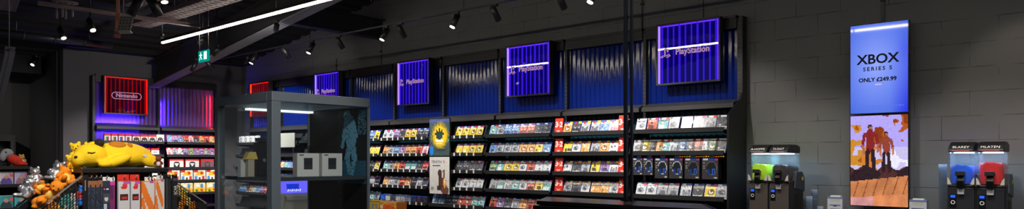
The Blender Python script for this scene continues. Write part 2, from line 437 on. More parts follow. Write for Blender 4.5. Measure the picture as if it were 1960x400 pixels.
# ------------------------------------------------------------------ game cases
PAL = {
 'white': [(226,230,236),(196,205,220),(120,130,150),(40,44,60)],
 'grey': [(150,156,168),(190,196,206),(84,90,104),(40,42,50)],
 'blue': [(70,120,190),(150,190,225),(30,60,130),(230,235,240)],
 'red': [(190,44,36),(236,120,90),(70,16,18),(240,235,230)],
 'yellow': [(240,200,30),(250,225,90),(60,52,20),(250,250,240)],
 'dark': [(42,44,52),(90,96,108),(20,20,26),(210,214,220)],
 'teal': [(120,190,196),(70,140,150),(225,240,240),(30,70,84)],
 'orange': [(222,140,60),(245,205,130),(110,60,30),(250,240,225)],
 'purple': [(110,80,160),(190,160,215),(50,34,90),(240,225,245)],
 'pink': [(232,190,205),(246,226,232),(170,90,120),(250,250,250)],
 'green': [(90,140,80),(170,200,140),(40,70,44),(240,240,220)],
}
CASES = {}
def case_mesh(pal, kind, k):
    key = (pal, kind, k)
    if key in CASES: return CASES[key]
    r = random.Random(hash((pal, kind, k)) if False else sum(map(ord, pal+kind))*31+k)
    P = PAL[pal]; W_, H_ = 14, 18; a = Art(W_, H_, P[0])
    g1 = r.uniform(.2,.8)
    a.fn(lambda u, v, c: P[1] if r.random() < .18+.5*max(0, .5-abs(v-g1)) else P[0])
    cx = r.uniform(.4,.6); st = r.randrange(4)
    if st == 0:
        a.ell(cx, .42, .13, .10, P[1]); a.ell(cx, .36, .14, .07, P[2]); a.ell(cx, .74, .26, .24, P[2]); a.ell(cx-.2, .68, .08, .2, P[2])
    elif st == 1:
        for q in (-.26, 0, .26): a.ell(cx+q, .46+abs(q)*.2, .09, .08, P[3] if q else P[1]); a.ell(cx+q, .70, .12, .18, P[2])
    elif st == 2:
        a.ell(cx, .55, .32, .2, P[2]); a.ell(cx-.12, .5, .08, .06, P[3]); a.ell(cx+.14, .56, .1, .06, P[1]); a.ell(cx, .6, .2, .05, P[3])
    else:
        for _ in range(7): a.ell(r.uniform(.1,.9), r.uniform(.3,.9), r.uniform(.07,.16), r.uniform(.05,.12), r.choice(P))
    ty = r.choice([.2,.22,.78,.82])
    for i in range(1, W_-1):
        if r.random() < .8: a.px(i, int(ty*H_), P[3]); 
        if r.random() < .5: a.px(i, int(ty*H_)+1, P[3])
    a.noise(20, r)
    a.fn(lambda u, v, c: tuple(q*.86+26 for q in c))
    if kind == 'ps4': a.rect(0, 0, 1, .1, (24,70,180)); a.rect(.1, 0, .4, .09, (200,215,240))
    elif kind == 'ps5': a.rect(0, 0, 1, .12, (232,234,238)); a.rect(.06, .02, .3, .1, (60,62,70))
    elif kind == 'switch': a.rect(0, 0, .22, .16, (225,30,30))
    if r.random() < .6: a.rect(.72, 0, 1, .17, r.choice([(226,40,60),(220,40,140),(230,50,40)]))
    if kind == 'sale': a.rect(0, 0, 1, .1, (24,70,180)); a.rect(.66, 0, 1, .16, (245,205,30)); a.rect(.2,.06,.46,.2,(226,40,40))
    side = {'switch': (200,40,40)}.get(kind, (18,40,150))
    m = MB(); w, h, d = .1345, .171, .014
    if kind == 'switch': w, h, d = .105, .17, .011
    m.box(-w/2, w/2, .0006, d, 0, h, 1, side)
    m.art(-w/2+.002, w/2-.002, .002, h-.002, 0, a.g, 0)
    CASES[key] = m.mesh('game_case', [M['print'], M['print']])
    return CASES[key]

# ------------------------------------------------------------------ shelving bays
XF = 7.50
ZB = [1.906, 1.652, 1.400, 1.147, 0.893, 0.64]
TILT = R(-20)
TAG = None
def shelf_mesh(w, z, rest=True):
    m = MB()
    m.box(.03, w-.03, -.315, .04, z, z+.012)
    # sloped rest behind the goods
    if rest: m.prism([(-.262, z+.012), (-.255, z+.012), (-.19, z+.185), (-.197, z+.185)], 'x', .05, w-.05)
    for x in (.03, w-.036): m.prism([(-.31, z-.02), (.04, z-.06), (.04, z+.012), (-.31, z+.012)], 'x', x, x+.006)
    l = MB(); l.box(.03, w-.03, -.333, -.316, z-.004, z+.046)
    return m, l
def bay(name, label, loc, rot, w, up_mat, low_mat, rows, group, right_upright=False, end_panel=False, flat=()):
    t = thing(name, label, 'shelving', loc, rot, None)
    def upright(x):
        m = MB(); m.box(x-.02, x+.02, 0, .12, 0, 3.18, 0)
        z = .3
        while z < 3.12:
            m.box(x-.012, x-.006, -.0015, .001, z, z+.028, 1); m.box(x+.006, x+.012, -.0015, .001, z, z+.028, 1); z += .05
        part('upright', m, [M['black'], M['slot']], t)
    upright(0)
    if right_upright: upright(w)
    m = MB(); m.box(.021, w-.021, -.02, .05, 3.06, 3.20); m.box(.021, w-.021, -.03, .06, 3.17, 3.205); part('top_rail', m, M['black'], t)
    m = MB(); m.wave(.021, w-.021, 2.28, 3.058, .062, bow=.013, nz=32, wobble=.05); part('upper_panel', m, M[up_mat], t)
    m = MB(); m.prism([(.055, 2.278), (-.10, 2.225), (-.10, 2.175), (.055, 2.165)], 'x', .021, w-.021); part('ledge', m, M['ledge'], t)
    m = MB(); m.wave(.021, w-.021, .12, 2.162, .085, nz=4); part('lower_panel', m, M[low_mat], t)
    m = MB(); m.box(.021, w-.021, -.3, .1, 0, .1); part('plinth', m, M['black'], t)
    for z in rows:
        s, l = shelf_mesh(w, z, ZB.index(z) not in flat)
        so = part('shelf', s, M['black'], t); part('lip', l, M['lip'], so)
    if end_panel:
        m = MB()
        m.prism([(.10, 0), (-.36, 0), (-.36, 2.08), (-.06, 2.26), (-.01, 2.34), (-.01, 3.19), (.10, 3.19)], 'x', w+.021, w+.045)
        part('end_panel', m, M['black'], t)
    return t
def L2W(loc, rot, p):
    return Vector(loc) + Matrix.Rotation(rot, 3, 'Z') @ Vector(p)
def place_case(bl, rot, x, z, pal, kind, k, label, group, tilt=TILT):
    o = bpy.data.objects.new('game_case', case_mesh(pal, kind, k)); C.objects.link(o)
    o.location = L2W(bl, rot, (x, -.288, z+.0185)); o.rotation_euler = (tilt, 0, rot)
    return tag(o, label, 'game', group)
ROWN = ['top','second','third','fourth','fifth','sixth']
def row_of(bl, rot, xs, ri, pals, kind, bayname, z=None, k0=0):
    n = len(xs)
    for i, x in enumerate(xs):
        pal = pals[i % len(pals)]
        k = k0 + ri*3 + (i//2 if kind in ('ps4','sale') else i)
        last = ORD[i] if i < n-1 else 'last'
        place_case(bl, rot, x, (ZB[ri] if z is None else z), pal, kind, k % 7,
                   f'{pal} cover game case, {last} from left, {ROWN[ri]} shelf, {bayname}', f'games on the {ROWN[ri]} shelf, {bayname}')
ROT = R(-90)
PITCH = 1.2
Y0 = 3.25
BN = {1:'headset bay', 2:'bay of red sale cards', 3:'bay right of the posters', 4:'poster bay', 5:'bay left of the posters',
      6:'bay beside the glass cabinet', 7:'first bay behind the glass cabinet', 8:'white header bay behind the cabinet', 9:'corner bay under the red sign'}
BL = {1:'black shelving bay with headset boxes and dark end panel by the grey block wall',
      2:'black shelving bay with red sale cards at both ends of its shelves',
      3:'black shelving bay of game rows between the posters and the red sale cards',
      4:'black shelving bay with two posters on its left half',
      5:'black shelving bay of tagged game rows just left of the two posters',
      6:'black shelving bay with its left part hidden by the glass cabinet',
      7:'black shelving bay behind the glass cabinet under a violet sign',
      8:'black shelving bay behind the glass cabinet between red and violet signs',
      9:'black shelving bay in the corner under the red vertical sign'}
bloc = {}
for n in range(1, 10):
    loc = (XF, Y0 + PITCH*n, 0); bloc[n] = loc
    rows = list(ZB)
    if n == 1: rows = [ZB[0], ZB[1], ZB[3], ZB[4]]
    if n == 5: rows = ZB[:5]
    bay('shelving_bay', BL[n], loc, ROT, PITCH, 'blue_panel', 'teal_glow_panel', rows, None, right_upright=(n == 1), end_panel=(n == 1), flat={5: (4,), 9: (0,)}.get(n, ()))
X8 = [.115 + .1385*i for i in range(8)]
# bay 1: next to the block wall
bl = bloc[1]
row_of(bl, ROT, [.11,.26,.40,.54,.70,.85,.985,1.125], 0, ['white','red','teal','grey','white','grey','grey','dark'], 'ps5', BN[1])
row_of(bl, ROT, [.07,.16,.25,.335,.42,.55,.64,.735,.83,.92,1.01,1.105], 1, ['grey','yellow','dark','orange','teal','white','blue','dark','red','white','green','dark'], 'ps5', BN[1])
row_of(bl, ROT, [.11,.25,.39,.53,.69,.84,.985,1.12], 3, ['white','white','grey','grey','white','dark','yellow','grey'], 'ps4', BN[1])
# bay 2: sale cards
bl = bloc[2]
P2 = [['orange','dark','grey','grey','blue','pink'], ['yellow','white','orange','grey','orange','white'],
      ['white','dark','grey','yellow','purple','white'], ['grey','dark','white','orange','orange','white']]
for ri in range(4):
    row_of(bl, ROT, [.225,.365,.505,.655,.79,.925], ri, P2[ri], 'sale', BN[2])
    for side, x in (('left', .095), ('right', 1.07)):
        t = thing('sale_card', f'red sale card with white 3-2 lettering, {side} end of the {ROWN[ri]} shelf', 'sign',
                  L2W(bl, ROT, (x, -.292, ZB[ri]+.019)), (R(-8), 0, ROT))
        m = MB(); m.box(-.065, .065, 0, .003, 0, .21); part('card', m, M['red_card'], t, bevel=.001)
        letters('lettering', '3', .10, (-.034, -.0015, .125), M['white_letter'], t, ext=.0006, bold=.003)
        letters('lettering', '2', .095, (.036, -.0015, .125), M['white_letter'], t, ext=.0006, bold=.003)
        m = MB(); m.box(-.008, .010, -.002, -.0005, .117, .127); m.box(-.03, .03, -.002, -.0005, .043, .049); m.box(-.022, .022, -.002, -.0005, .03, .035)
        part('small_print', m, M['white_letter'], t)
# bay 3
bl = bloc[3]
P3 = [['teal','grey','blue','blue','red','red','dark','dark'], ['blue','grey','grey','grey','orange','orange','yellow','blue'],
      ['green','teal','yellow','yellow','white','red','white','white'], ['grey','teal','white','teal','white','red','yellow','teal'],
      ['red','purple','dark','white','orange','red','orange','blue']]
for ri in range(5): row_of(bl, ROT, X8, ri, P3[ri], 'ps4', BN[3], k0=1)
# bay 4: right half games, posters on the left
bl = bloc[4]
P4 = [['yellow'], ['yellow'], ['dark'], ['white']]
for ri in range(4): row_of(bl, ROT, [.63,.77,.91,1.05], ri, P4[ri], 'ps4', BN[4])
row_of(bl, ROT, X8, 4, ['blue','blue','dark','dark','red','red','teal','teal'], 'ps4', BN[4])
# bay 5
bl = bloc[5]
P5 = [['white','white','purple','dark','yellow','yellow','dark','dark'], ['orange','grey','blue','purple','orange','orange','red','pink'],
      ['teal','grey','orange','red','teal','teal','dark','red'], ['orange','white','grey','red','orange','dark','white','dark']]
for ri in range(4): row_of(bl, ROT, X8, ri, P5[ri], 'ps4', BN[5], k0=2)
P6 = [['yellow','blue','blue','yellow','dark','grey','blue','yellow'], ['blue','red','white','white','orange','grey','yellow','yellow'],
      ['grey','dark','teal','white','red','orange','dark','yellow'], ['blue','white','purple','red','blue','grey','white','dark'], ['blue','grey','dark','blue','white','red','teal','grey']]
for ri in range(5): row_of(bloc[6], ROT, X8, ri, P6[ri], 'ps4', BN[6], k0=3)
P9 = [['blue','teal','blue','orange','blue','blue','red','blue'], ['blue','blue','dark','orange','teal','blue','purple','red'], ['red','blue','orange','blue','blue','dark','blue','white']]
for bn in (8, 9):
    for ri in (2, 3, 4): row_of(bloc[bn], ROT, X8, ri, P9[(ri+bn) % 3], 'ps4', BN[bn], k0=4)
for i in range(4):
    a = Art(12, 12, (226,226,226)); a.ell(.5,.5,.24,.26,(60,62,66),.35); a.rect(.1,.04,.5,.1,(120,120,124))
    m = MB(); m.box(-.075,.075,.001,.06,0,.16,0,(215,215,215)); m.art(-.074,.074,.001,.159,0,a.g,0)
    solo('headset_box', m, M['print_matt'], f'pale headset box seen through the cabinet, {ORD[i]} on the corner bay top shelf', 'box', L2W(bloc[9], ROT, (.2+.2*i, -.31, ZB[0]+.014)), ROT)
# price tags on the lips (bays 4 and 5)
tm = MB(); tm.box(-.014, .014, -.0015, 0, -.022, .022); TAG = tm.mesh('price_tag', M['white_paper'])
for o in [x for x in C.objects if x.name.startswith('shelf') and x.parent and x.name.split('.')[0] == 'shelf']:
    pl = o.parent['label']
    if pl == BL[5]: xs = [.09,.24,.38,.51,.65,.80,.95,1.08]
    elif pl == BL[4]: xs = [.60,.72,.86,1.0]
    elif pl == BL[6]: xs = [.2,.5,.8,1.08]
    else: continue
    zs = min(v.co.z for v in o.data.vertices)+.06
    for x in xs:
        p = part('price_tag', TAG, None, o); p.location = (x, -.334, zs+.022)

# headset boxes hung on pegs in bay 1
def headset_art(k):
    r = random.Random(50+k); a = Art(16, 20, (62, 60, 62)); a.noise(8, r)
    a.ell(.58, .48, .36, .34, (34, 34, 36)); a.ell(.58, .48, .36, .34, (190, 200, 210) if k < 4 else (96, 100, 108), .72)
    a.ell(.42, .66, .11, .15, (30, 60, 140)); a.ell(.72, .64, .10, .15, (40, 100, 210)); a.ell(.72, .64, .05, .09, (20, 20, 24))
    a.rect(0, 0, 1, .09, (30, 80, 190)); a.rect(.05, .02, .35, .08, (225, 230, 240)); a.rect(.8, .0, 1, .12, (220, 40, 140))
    for j in range(3): a.rect(.05, .22+.12*j, .2, .26+.12*j, (150,150,152))
    a.rect(.72, .92, .95, .97, (220,220,220))
    return a.g
HS = [(.085,'white-ringed headset box, leftmost of the hung row'),(.225,'small headset box with blue ear cup, second in the hung row'),
      (.40,'headset box with large silver headband, third in the hung row'),(.585,'headset box with grey headband, fourth in the hung row'),
      (.785,'dark headset box, fifth in the hung row'),(1.0,'darkest headset box, rightmost of the hung row')]
wd = [.135,.13,.17,.17,.18,.19]
for k, (x, lb) in enumerate(HS):
    w = wd[k]; h = .2 if k < 2 else .235
    t = thing('headset_box', lb + ' below two game shelves', 'box', L2W(bloc[1], ROT, (x, -.30, 1.615-h)), ROT, None)
    m = MB(); m.box(-w/2, w/2, .001, .075, 0, h, 0, (44,44,48)); m.art(-w/2+.001, w/2-.001, .001, h-.001, 0, headset_art(k), 0); part('carton', m, M['print'], t)
    m = MB(); m.box(-.03, .03, .034, .037, h, h+.028); part('hang_tab', m, M['white_paper'], t)
    m = MB(); m.tube((0, .055, h+.02), (0, .36, h+.02), .003); m.tube((0, .0, h+.02), (0, .055, h+.02), .003); part('peg', m, M['galv'], t)
# warm light string under the second shelf of bay 1
t = thing('light_strip', 'string of small warm lights above the hung headset boxes', 'light', L2W(bloc[1], ROT, (.42, .03, 1.628)), ROT)
m = MB(); m.box(0, .74, 0, .012, 0, .012); part('channel', m, M['black'], t)
for i in range(24):
    m = MB(); m.box(.01+.03*i, .026+.03*i, -.004, -.0005, 0, .011); part('diode', m, M['warm'] if 'warm' in M else M.setdefault('warm', emit('warm_diode', (230,165,40), 1.2)), t)

# bottom of bay 5: boxes with pale spines and three big cartons below
bl = bloc[5]
def carton(name, w, h, d, grid, side, label, cat, loc, rot, group=None, m_=None):
    m = MB(); m.box(-w/2, w/2, .001, d, 0, h, 0, side); m.art(-w/2+.001, w/2-.001, .001, h-.001, 0, grid, 0)
    return solo(name, m, m_ or M['print_matt'], label, cat, loc, rot, group)
for i in range(9):
    r = random.Random(90+i); c = [(44,110,220),(196,200,206),(60,64,74),(170,176,184),(150,156,166),(120,126,140),(40,50,90),(70,40,60),(40,44,60)][i]
    cn = ['bright blue','silver','charcoal','pale grey','light grey','mid grey','navy','plum','slate'][i]
    a = Art(6, 6, c); a.noise(30, r); a.rect(0, 0, 1, .2, (26,60,150))
    carton('boxed_game', .115, .125, .16, a.g, c, f'{cn} upright boxed game, {ORD[i]} from left on the shelf above the big cartons', 'box', L2W(bl, ROT, (.085+.128*i, -.3, ZB[4]+.014)), ROT)
solo_t = thing('low_display_table', 'black low display plinth holding big cartons left of the posters', 'table', (6.72, 8.2, 0))
m = MB(); m.box(0, .40, 0, 1.25, .72, .76); part('table_top', m, M['black'], solo_t)
m = MB(); m.box(.03, .37, .04, 1.21, 0, .72); part('base', m, M['black'], solo_t)
a = Art(22, 14, (206,210,216)); a.noise(10, rnd); a.ell(.12,.75,.1,.16,(214,140,96)); a.rect(.86,.45,1,.8,(214,110,70))
t = thing('big_carton', 'white big carton with black letters, leftmost on the low plinth', 'box', (6.76, 9.24, .762), ROT)
m = MB(); m.box(-.17,.17,.001,.2,0,.185,0,(200,204,210)); m.art(-.169,.169,.001,.184,0,a.g,0); part('carton', m, M['print_matt'], t)
letters('lettering', 'BJ2n', .10, (.02,-.001,.10), M['ink'], t, ext=.0004)
a = Art(26, 14, (196,160,56)); a.noise(24, rnd); a.rect(.0,.1,.3,.9,(170,140,30)); a.rect(.48,.2,.6,1,(110,140,140)); a.rect(.72,.2,.84,1,(120,140,150)); a.rect(0,0,1,.09,(120,90,30))
carton('big_carton', .36, .19, .2, a.g, (150,120,40), 'gold big carton with two grey figures, middle of the low plinth', 'box', (6.76, 8.87, .762), ROT)
a = Art(26, 14, (224,150,56)); a.noise(36, rnd); a.ell(.5,.6,.4,.4,(228,90,36)); a.noise(26, rnd); a.rect(0,0,1,.09,(220,180,100)); a.rect(.05,.3,.2,.6,(240,220,180))
carton('big_carton', .40, .19, .2, a.g, (190,110,40), 'orange big carton, rightmost on the low plinth', 'box', (6.76, 8.48, .762), ROT)

# posters in bay 4
def poster(label, z, grid, extra):
    t = thing('poster', label, 'poster', L2W(bloc[4], ROT, (.30, -.352, z)), ROT)
    m = MB(); m.box(-.225, .225, .004, .02, -.01, .56); part('holder', m, M['black'], t)
    m = MB(); m.art(-.218, .218, 0, .55, .0, grid, 0); m.box(-.218,.218,.0005,.0035,0,.55,0,(40,60,66)); part('print', m, M['print_matt'], t)
    extra(t); return t
r = random.Random(5); a = Art(26, 32, (52, 74, 84))
def py(u, v, c):
    d = math.hypot((u-.52)/.42, (v-.46)/.36) + r.uniform(-.08,.08)
    if d < .62: return (246, 206, 20)
    if d < .85: return (214, 176, 26)
    if d < 1.05: return (130, 122, 46)
    return (58, 80, 88) if v > .1 else (70, 84, 150)
a.fn(py)
for (x0, y0, x1, y1) in ((.5,.44,.5,.27),(.5,.44,.36,.31),(.5,.44,.64,.31),(.5,.44,.3,.40),(.5,.44,.7,.40)): a.line((x0,y0),(x1,y1),.035,(24,44,44))
a.ell(.5,.47,.16,.09,(30,60,66)); a.rect(.32,.55,.68,.61,(236,240,230)); a.rect(.36,.66,.66,.69,(240,230,150)); a.ell(.1,.86,.11,.13,(30,130,220)); a.rect(.3,.82,.8,.87,(40,58,76)); a.rect(.9,.56,1,.6,(60,190,120))
a.noise(9, r)
poster('dark teal poster with a yellow glow and dark emblem, upper of the two posters', 1.655, a.g, lambda t: None)
r = random.Random(6); a = Art(26, 32, (214, 214, 212))
a.line((.52,.42),(.54,.62),.085,(70,50,48)); a.line((.72,.38),(.74,.60),.05,(120,80,60)); a.ell(.66,.72,.2,.15,(96,54,36)); a.ell(.5,.84,.13,.08,(60,44,44)); a.ell(.78,.9,.2,.12,(110,70,60))
a.ell(.76,.7,.07,.13,(250,170,70)); a.ell(.76,.66,.03,.07,(255,236,190)); a.ell(.15,.86,.07,.06,(150,150,152)); a.noise(8, r)
def ex(t):
    letters('lettering', 'TEKKEN', .062, (-.065,-.001,.475), M['ink'], t, ext=.0004)
    letters('lettering', '8', .062, (.10,-.001,.475), M['red_card'], t, ext=.0004)
    m = MB(); m.box(-.15,.02,-.0012,-.0004,.415,.428); part('small_print', m, M['ink'], t)
poster('pale grey poster with a dark fist and orange spark, lower of the two posters', 1.085, a.g, ex)

# ------------------------------------------------------------------ lit signs
def lightbox(label, loc, rot, colour, word):
    t = thing('light_box_sign', label, 'sign', loc, rot)
    W, Hh, D = .80, .72, .085
    m = MB()
    m.box(-W/2, -W/2+.02, -D, 0, 0, Hh); m.box(W/2-.02, W/2, -D, 0, 0, Hh); m.box(-W/2+.02, W/2-.02, -D, 0, 0, .02); m.box(-W/2+.02, W/2-.02, -D, 0, Hh-.02, Hh)
    m.box(-W/2+.02, W/2-.02, -.012, 0, .02, Hh-.02); part('frame', m, M['black'], t)
    m = MB(); m.wave(-W/2+.021, W/2-.021, .021, Hh-.021, -.03, amp=.012, pitch=.0755); part('ribbed_panel', m, M[colour+'_deep'], t)
    for i in range(10):
        x = -.34 + .0755*i
        m = MB(); m.tube((x, -.05, .022), (x, -.05, Hh-.022), .009 if i % 3 else .013, 6); part('glow_rib', m, M[colour+'_rib'], t)
    m = MB(); m.box(-W/2+.021, -W/2+.033, -D+.012, -.045, .021, Hh-.021); part('edge_strip', m, M[colour+'_hot'], t)
    m = MB(); m.box(W/2-.036, W/2-.021, -D+.012, -.045, .021, Hh-.021); part('edge_strip', m, M[colour+'_led'], t)
    m = MB(); m.box(-W/2+.034, W/2-.037, -.06, -.05, Hh-.034, Hh-.022); part('edge_strip', m, M[colour+'_led'], t)
    m = MB(); m.box(-W/2+.021, W/2-.021, -D+.004, -D+.008, .021, Hh-.021); part('front_sheet', m, M['clear'], t)
    yl = -D-.001
    if word == 'PlayStation':
        letters('lettering', 'PlayStation', .098, (.065, yl, .375), M['letter_glow'], t, ext=.0006, sx=.98, bold=.0025)
        m = MB()      # upright letter P over a flattened S
        m.prism([(-.292,.33),(-.274,.335),(-.274,.432),(-.292,.428)], 'y', yl-.001, yl)
        m.prism([(-.274,.432),(-.246,.42),(-.234,.402),(-.240,.386),(-.256,.384),(-.256,.398),(-.262,.412),(-.274,.416)], 'y', yl-.001, yl)
        m.prism([(-.268,.334),(-.222,.352),(-.226,.362),(-.268,.347)], 'y', yl-.001, yl)
        m.prism([(-.298,.352),(-.338,.338),(-.342,.326),(-.318,.322),(-.298,.328),(-.298,.336),(-.318,.331),(-.322,.336),(-.298,.344)], 'y', yl-.001, yl)
        m.prism([(-.222,.352),(-.208,.34),(-.222,.328),(-.262,.316),(-.262,.326),(-.232,.336),(-.226,.342),(-.235,.348)], 'y', yl-.001, yl)
        part('emblem', m, M['letter_glow'], t)
    else:
        letters('lettering', 'Nintendo', .105, (0, yl, .355), M['letter_glow'], t, ext=.0006, sx=.94, bold=.0025)
        m = MB(); n = 40; pts = []
        def rt(off):
            o = []
            for i in range(n):
                a_ = 2*math.pi*i/n; cx = .20 if math.cos(a_) > 0 else -.20
                o.append((cx+(.068+off)*math.cos(a_), .352+(.068+off)*math.sin(a_)))
            return o
        A, B = rt(0), rt(-.013)
        m.add([(x, yl, z) for x, z in A] + [(x, yl, z) for x, z in B], [(i, (i+1)%n, n+(i+1)%n, n+i) for i in range(n)])
        part('emblem', m, M['letter_glow'], t)
    m = MB(); m.box(-.2, -.16, 0, .14, .25, .29); m.box(.16, .2, 0, .14, .25, .29); part('bracket', m, M['black'], t)
    return t
SG = {1:'large violet lit sign nearest the grey block wall', 3:'violet lit sign above the bay right of the posters',
      5:'violet lit sign above the bay left of the posters', 7:'violet lit sign partly hidden by the top of the glass cabinet'}
for n in (1,3,5,7):
    lightbox(SG[n], (7.43, Y0+PITCH*n-.65 + (.0), 2.47), ROT, 'violet', 'PlayStation')
lightbox('red lit sign in the far corner behind the glass cabinet', (7.43, Y0+PITCH*9-.65, 2.47), ROT, 'red', 'Nintendo')

# ------------------------------------------------------------------ end wall bays
YF = 14.55; EW = 1.17
eloc = {1: (4.66, YF, 0), 2: (4.66+EW, YF, 0)}
for n in (1, 2):
    bay('shelving_bay', ['black end-wall shelving bay under the square red sign', 'black end-wall shelving bay with red glow at its right edge'][n-1],
        eloc[n], 0, EW, 'violet_glow_panel', 'violet_glow_panel', ZB[:6], None, right_upright=(n == 2), flat=(0,1,2,3,4,5) if n == 1 else (2,3,4,5))
lightbox('square red lit sign with an oval emblem on the end wall', (5.18, YF-.07, 2.46), 0, 'red', 'Nintendo')
def strip(label, loc, sx, sz, m_, e=4, col=(.1,.06,1), up=160, side=0):
    t = thing('led_strip', label, 'light', loc)
    m = MB(); m.box(0, sx, 0, .01, 0, sz); part('channel', m, M['black'], t)
    m = MB(); m.box(.002, sx-.002, -.004, -.0005, .002, sz-.002); part('diode_line', m, m_, t)
    l = bpy.data.lights.new('lamp', 'AREA'); l.shape = 'RECTANGLE'; l.size = max(sx, sz)-.004; l.size_y = .008; l.energy = e; l.color = col
    o = bpy.data.objects.new('lamp', l); C.objects.link(o); o.parent = t
    o.location = (sx/2, -.006, sz/2)
    if sx > sz: o.rotation_euler = (R(up), 0, 0)
    else:
        sg_ = 1 if side > 0 else -1
        Z_ = Vector((-sg_*.94, -.34, 0)); X_ = Vector((0,0,1)); Y_ = Z_.cross(X_)
        o.rotation_euler = Matrix((X_, Y_, Z_)).transposed().to_euler()
strip('blue light strip along the ledge under the square red sign', (4.70, YF+.035, 2.281), .75, .008, M['blue_strip'], 26)
strip('blue light strip below the ledge over the top row of white boxes', (4.72, YF+.03, 2.15), .75, .008, M['blue_strip'], 10, up=20)
strip('added upright blue strip imitating a sign reflection, left of the right end-wall bay', (5.86, YF+.03, 2.29), .008, .45, M['blue_strip'], 11, side=90)  # added strip imitating the violet sign's reflection in the panel
strip('added upright red strip imitating a sign reflection, right of the right end-wall bay', (6.94, YF+.03, 2.29), .008, .66, M['red_strip'], 6, (1,.05,.06), side=-90)  # added strip imitating the red sign's reflection in the panel

def joy_art(c1, c2):
    a = Art(12, 12, (234,234,236)); a.rect(0,0,1,.22,(214,26,30)); a.rect(.2,.3,.42,.85,c1); a.rect(.56,.3,.78,.85,c2); a.rect(.42,.36,.56,.8,(60,60,64)); return a.g
def pad_art(red=True, c=(26,26,28)):
    a = Art(14, 12, (232,232,234))
    if red: a.rect(0,0,1,.22,(214,26,30))
    a.ell(.5,.52,.36,.2,c); a.line((.24,.55),(.17,.8),.09,c); a.line((.76,.55),(.83,.8),.09,c); a.ell(.38,.5,.05,.06,(110,110,112)); a.ell(.62,.5,.05,.06,(110,110,112)); return a.g
def mix_art(bg, seed, red=True, cols=((220,40,36),(240,200,40),(60,120,200),(90,60,40),(250,250,250))):
    r = random.Random(seed); a = Art(14, 18, bg)
    for _ in range(9): a.ell(r.uniform(.1,.9), r.uniform(.3,.95), r.uniform(.06,.16), r.uniform(.05,.12), r.choice(cols))
    if red: a.rect(0,0,.3,.2,(220,30,30))
    a.noise(14, r); return a.g
RJ = [((90,180,60),(200,60,120)), ((210,160,40),(70,60,160)), ((40,120,220),(230,90,50)), ((120,60,150),(220,130,40))]
jn = ['green and pink','yellow and purple','blue and orange','purple and orange']
for i in range(4):
    carton('controller_box', .105, .16, .05, joy_art(*RJ[i]), (214,26,30), f'white {jn[i]} controller pair box, {ORD[i]} from left on the end-wall top shelf', 'box', (4.66+.13+.122*i, YF-.31, ZB[0]+.014), 0)
for i in range(3):
    carton('controller_box', .135, .155, .06, pad_art(), (214,26,30), f'white box with black gamepad and red top, {["left","middle","right"][i]} of three on the top shelf', 'box', (4.66+.635+.145*i, YF-.31, ZB[0]+.014), 0)
carton('controller_box', .14, .165, .06, pad_art(False), (225,225,225), 'all white box with black gamepad at the right end of the top shelf', 'box', (4.66+1.075, YF-.31, ZB[0]+.014), 0)
dev = [((40,40,44),'black'),((60,150,190),'blue'),((40,130,120),'green'),((60,60,64),'charcoal'),((30,120,200),'bright blue'),((200,200,205),'silver')]
for i in range(6):
    carton('controller_box', .15, .15, .06, pad_art(True, dev[i][0]), (214,26,30), f'white box with a {dev[i][1]} gadget, {ORD[i]} on the second shelf under the red sign', 'box', (4.66+.13+.17*i, YF-.31, ZB[1]+.014), 0)
a = Art(12, 12, (228,226,224)); a.rect(.3,.75,.7,.8,(150,150,150))
carton('gift_box', .36, .20, .12, a.g, (222,222,222), 'plain white wide box behind the tail of the big yellow plush', 'box', (4.66+.96, YF-.31, ZB[2]+.014), 0)
for i in range(5):
    carton('controller_box', .15, .17, .07, mix_art((235,235,235), 300+i), (214,26,30), f'colourful white box, {ORD[i]} on the fourth shelf under the red sign', 'box', (4.66+.15+.2*i, YF-.31, ZB[3]+.014), 0)
# right end-wall bay
X10 = [.10+.107*i for i in range(10)]
row_of(eloc[2], 0, X10, 0, ['blue','purple','blue','red','pink','dark','orange','red','orange','purple'], 'switch', 'right end-wall bay', k0=2)
row_of(eloc[2], 0, X10, 1, ['pink','grey','white','purple','green','purple','purple','grey','purple','dark'], 'switch', 'right end-wall bay', k0=3)
for i, (lb, c) in enumerate((('black gamepad', (26,26,28)), ('navy gamepad', (24,30,60)), ('grey gamepad', (70,66,72)))):
    a = Art(14, 12, (236,232,232) if i < 2 else (120,90,100)); a.rect(0,0,1,.18,(216,30,32)); a.ell(.5,.55,.22,.3,c,.35); a.rect(.3,.55,.4,.85,c); a.rect(.6,.55,.7,.85,c); a.rect(.1,.85,.9,.95,(40,40,60))
    carton('controller_box', .27, .19, .08, a.g, (214,26,30), f'red-topped white box with {lb}, {ORD[i]} on the third shelf of the right end-wall bay', 'box', (eloc[2][0]+.22+.31*i, YF-.31, ZB[2]+.014), 0)
for i in range(4):
    r = random.Random(400+i); a = mix_art((240,238,236), 410+i, False); A = Art(14, 18, (240,238,236))
    A.rect(0,0,.35,.22,(222,30,30)); A.ell(.6,.3,.3,.2,(240,180,40)); A.ell(.68,.28,.14,.12,(210,50,40)); A.ell(.3,.42,.2,.12,(240,200,60)); A.rect(.1,.55,.3,.95,(60,150,220)); A.rect(.36,.55,.62,.9,(235,235,238)); A.ell(.5,.78,.1,.14,(90,60,50)); A.rect(.7,.55,.92,.92,(200,60,50)); A.noise(14, r)
    carton('console_box', .235, .225, .1, A.g, (225,225,228), f'red and yellow console box, {ORD[i]} on the fourth shelf of the right end-wall bay', 'box', (eloc[2][0]+.16+.26*i, YF-.31, ZB[3]+.014), 0)
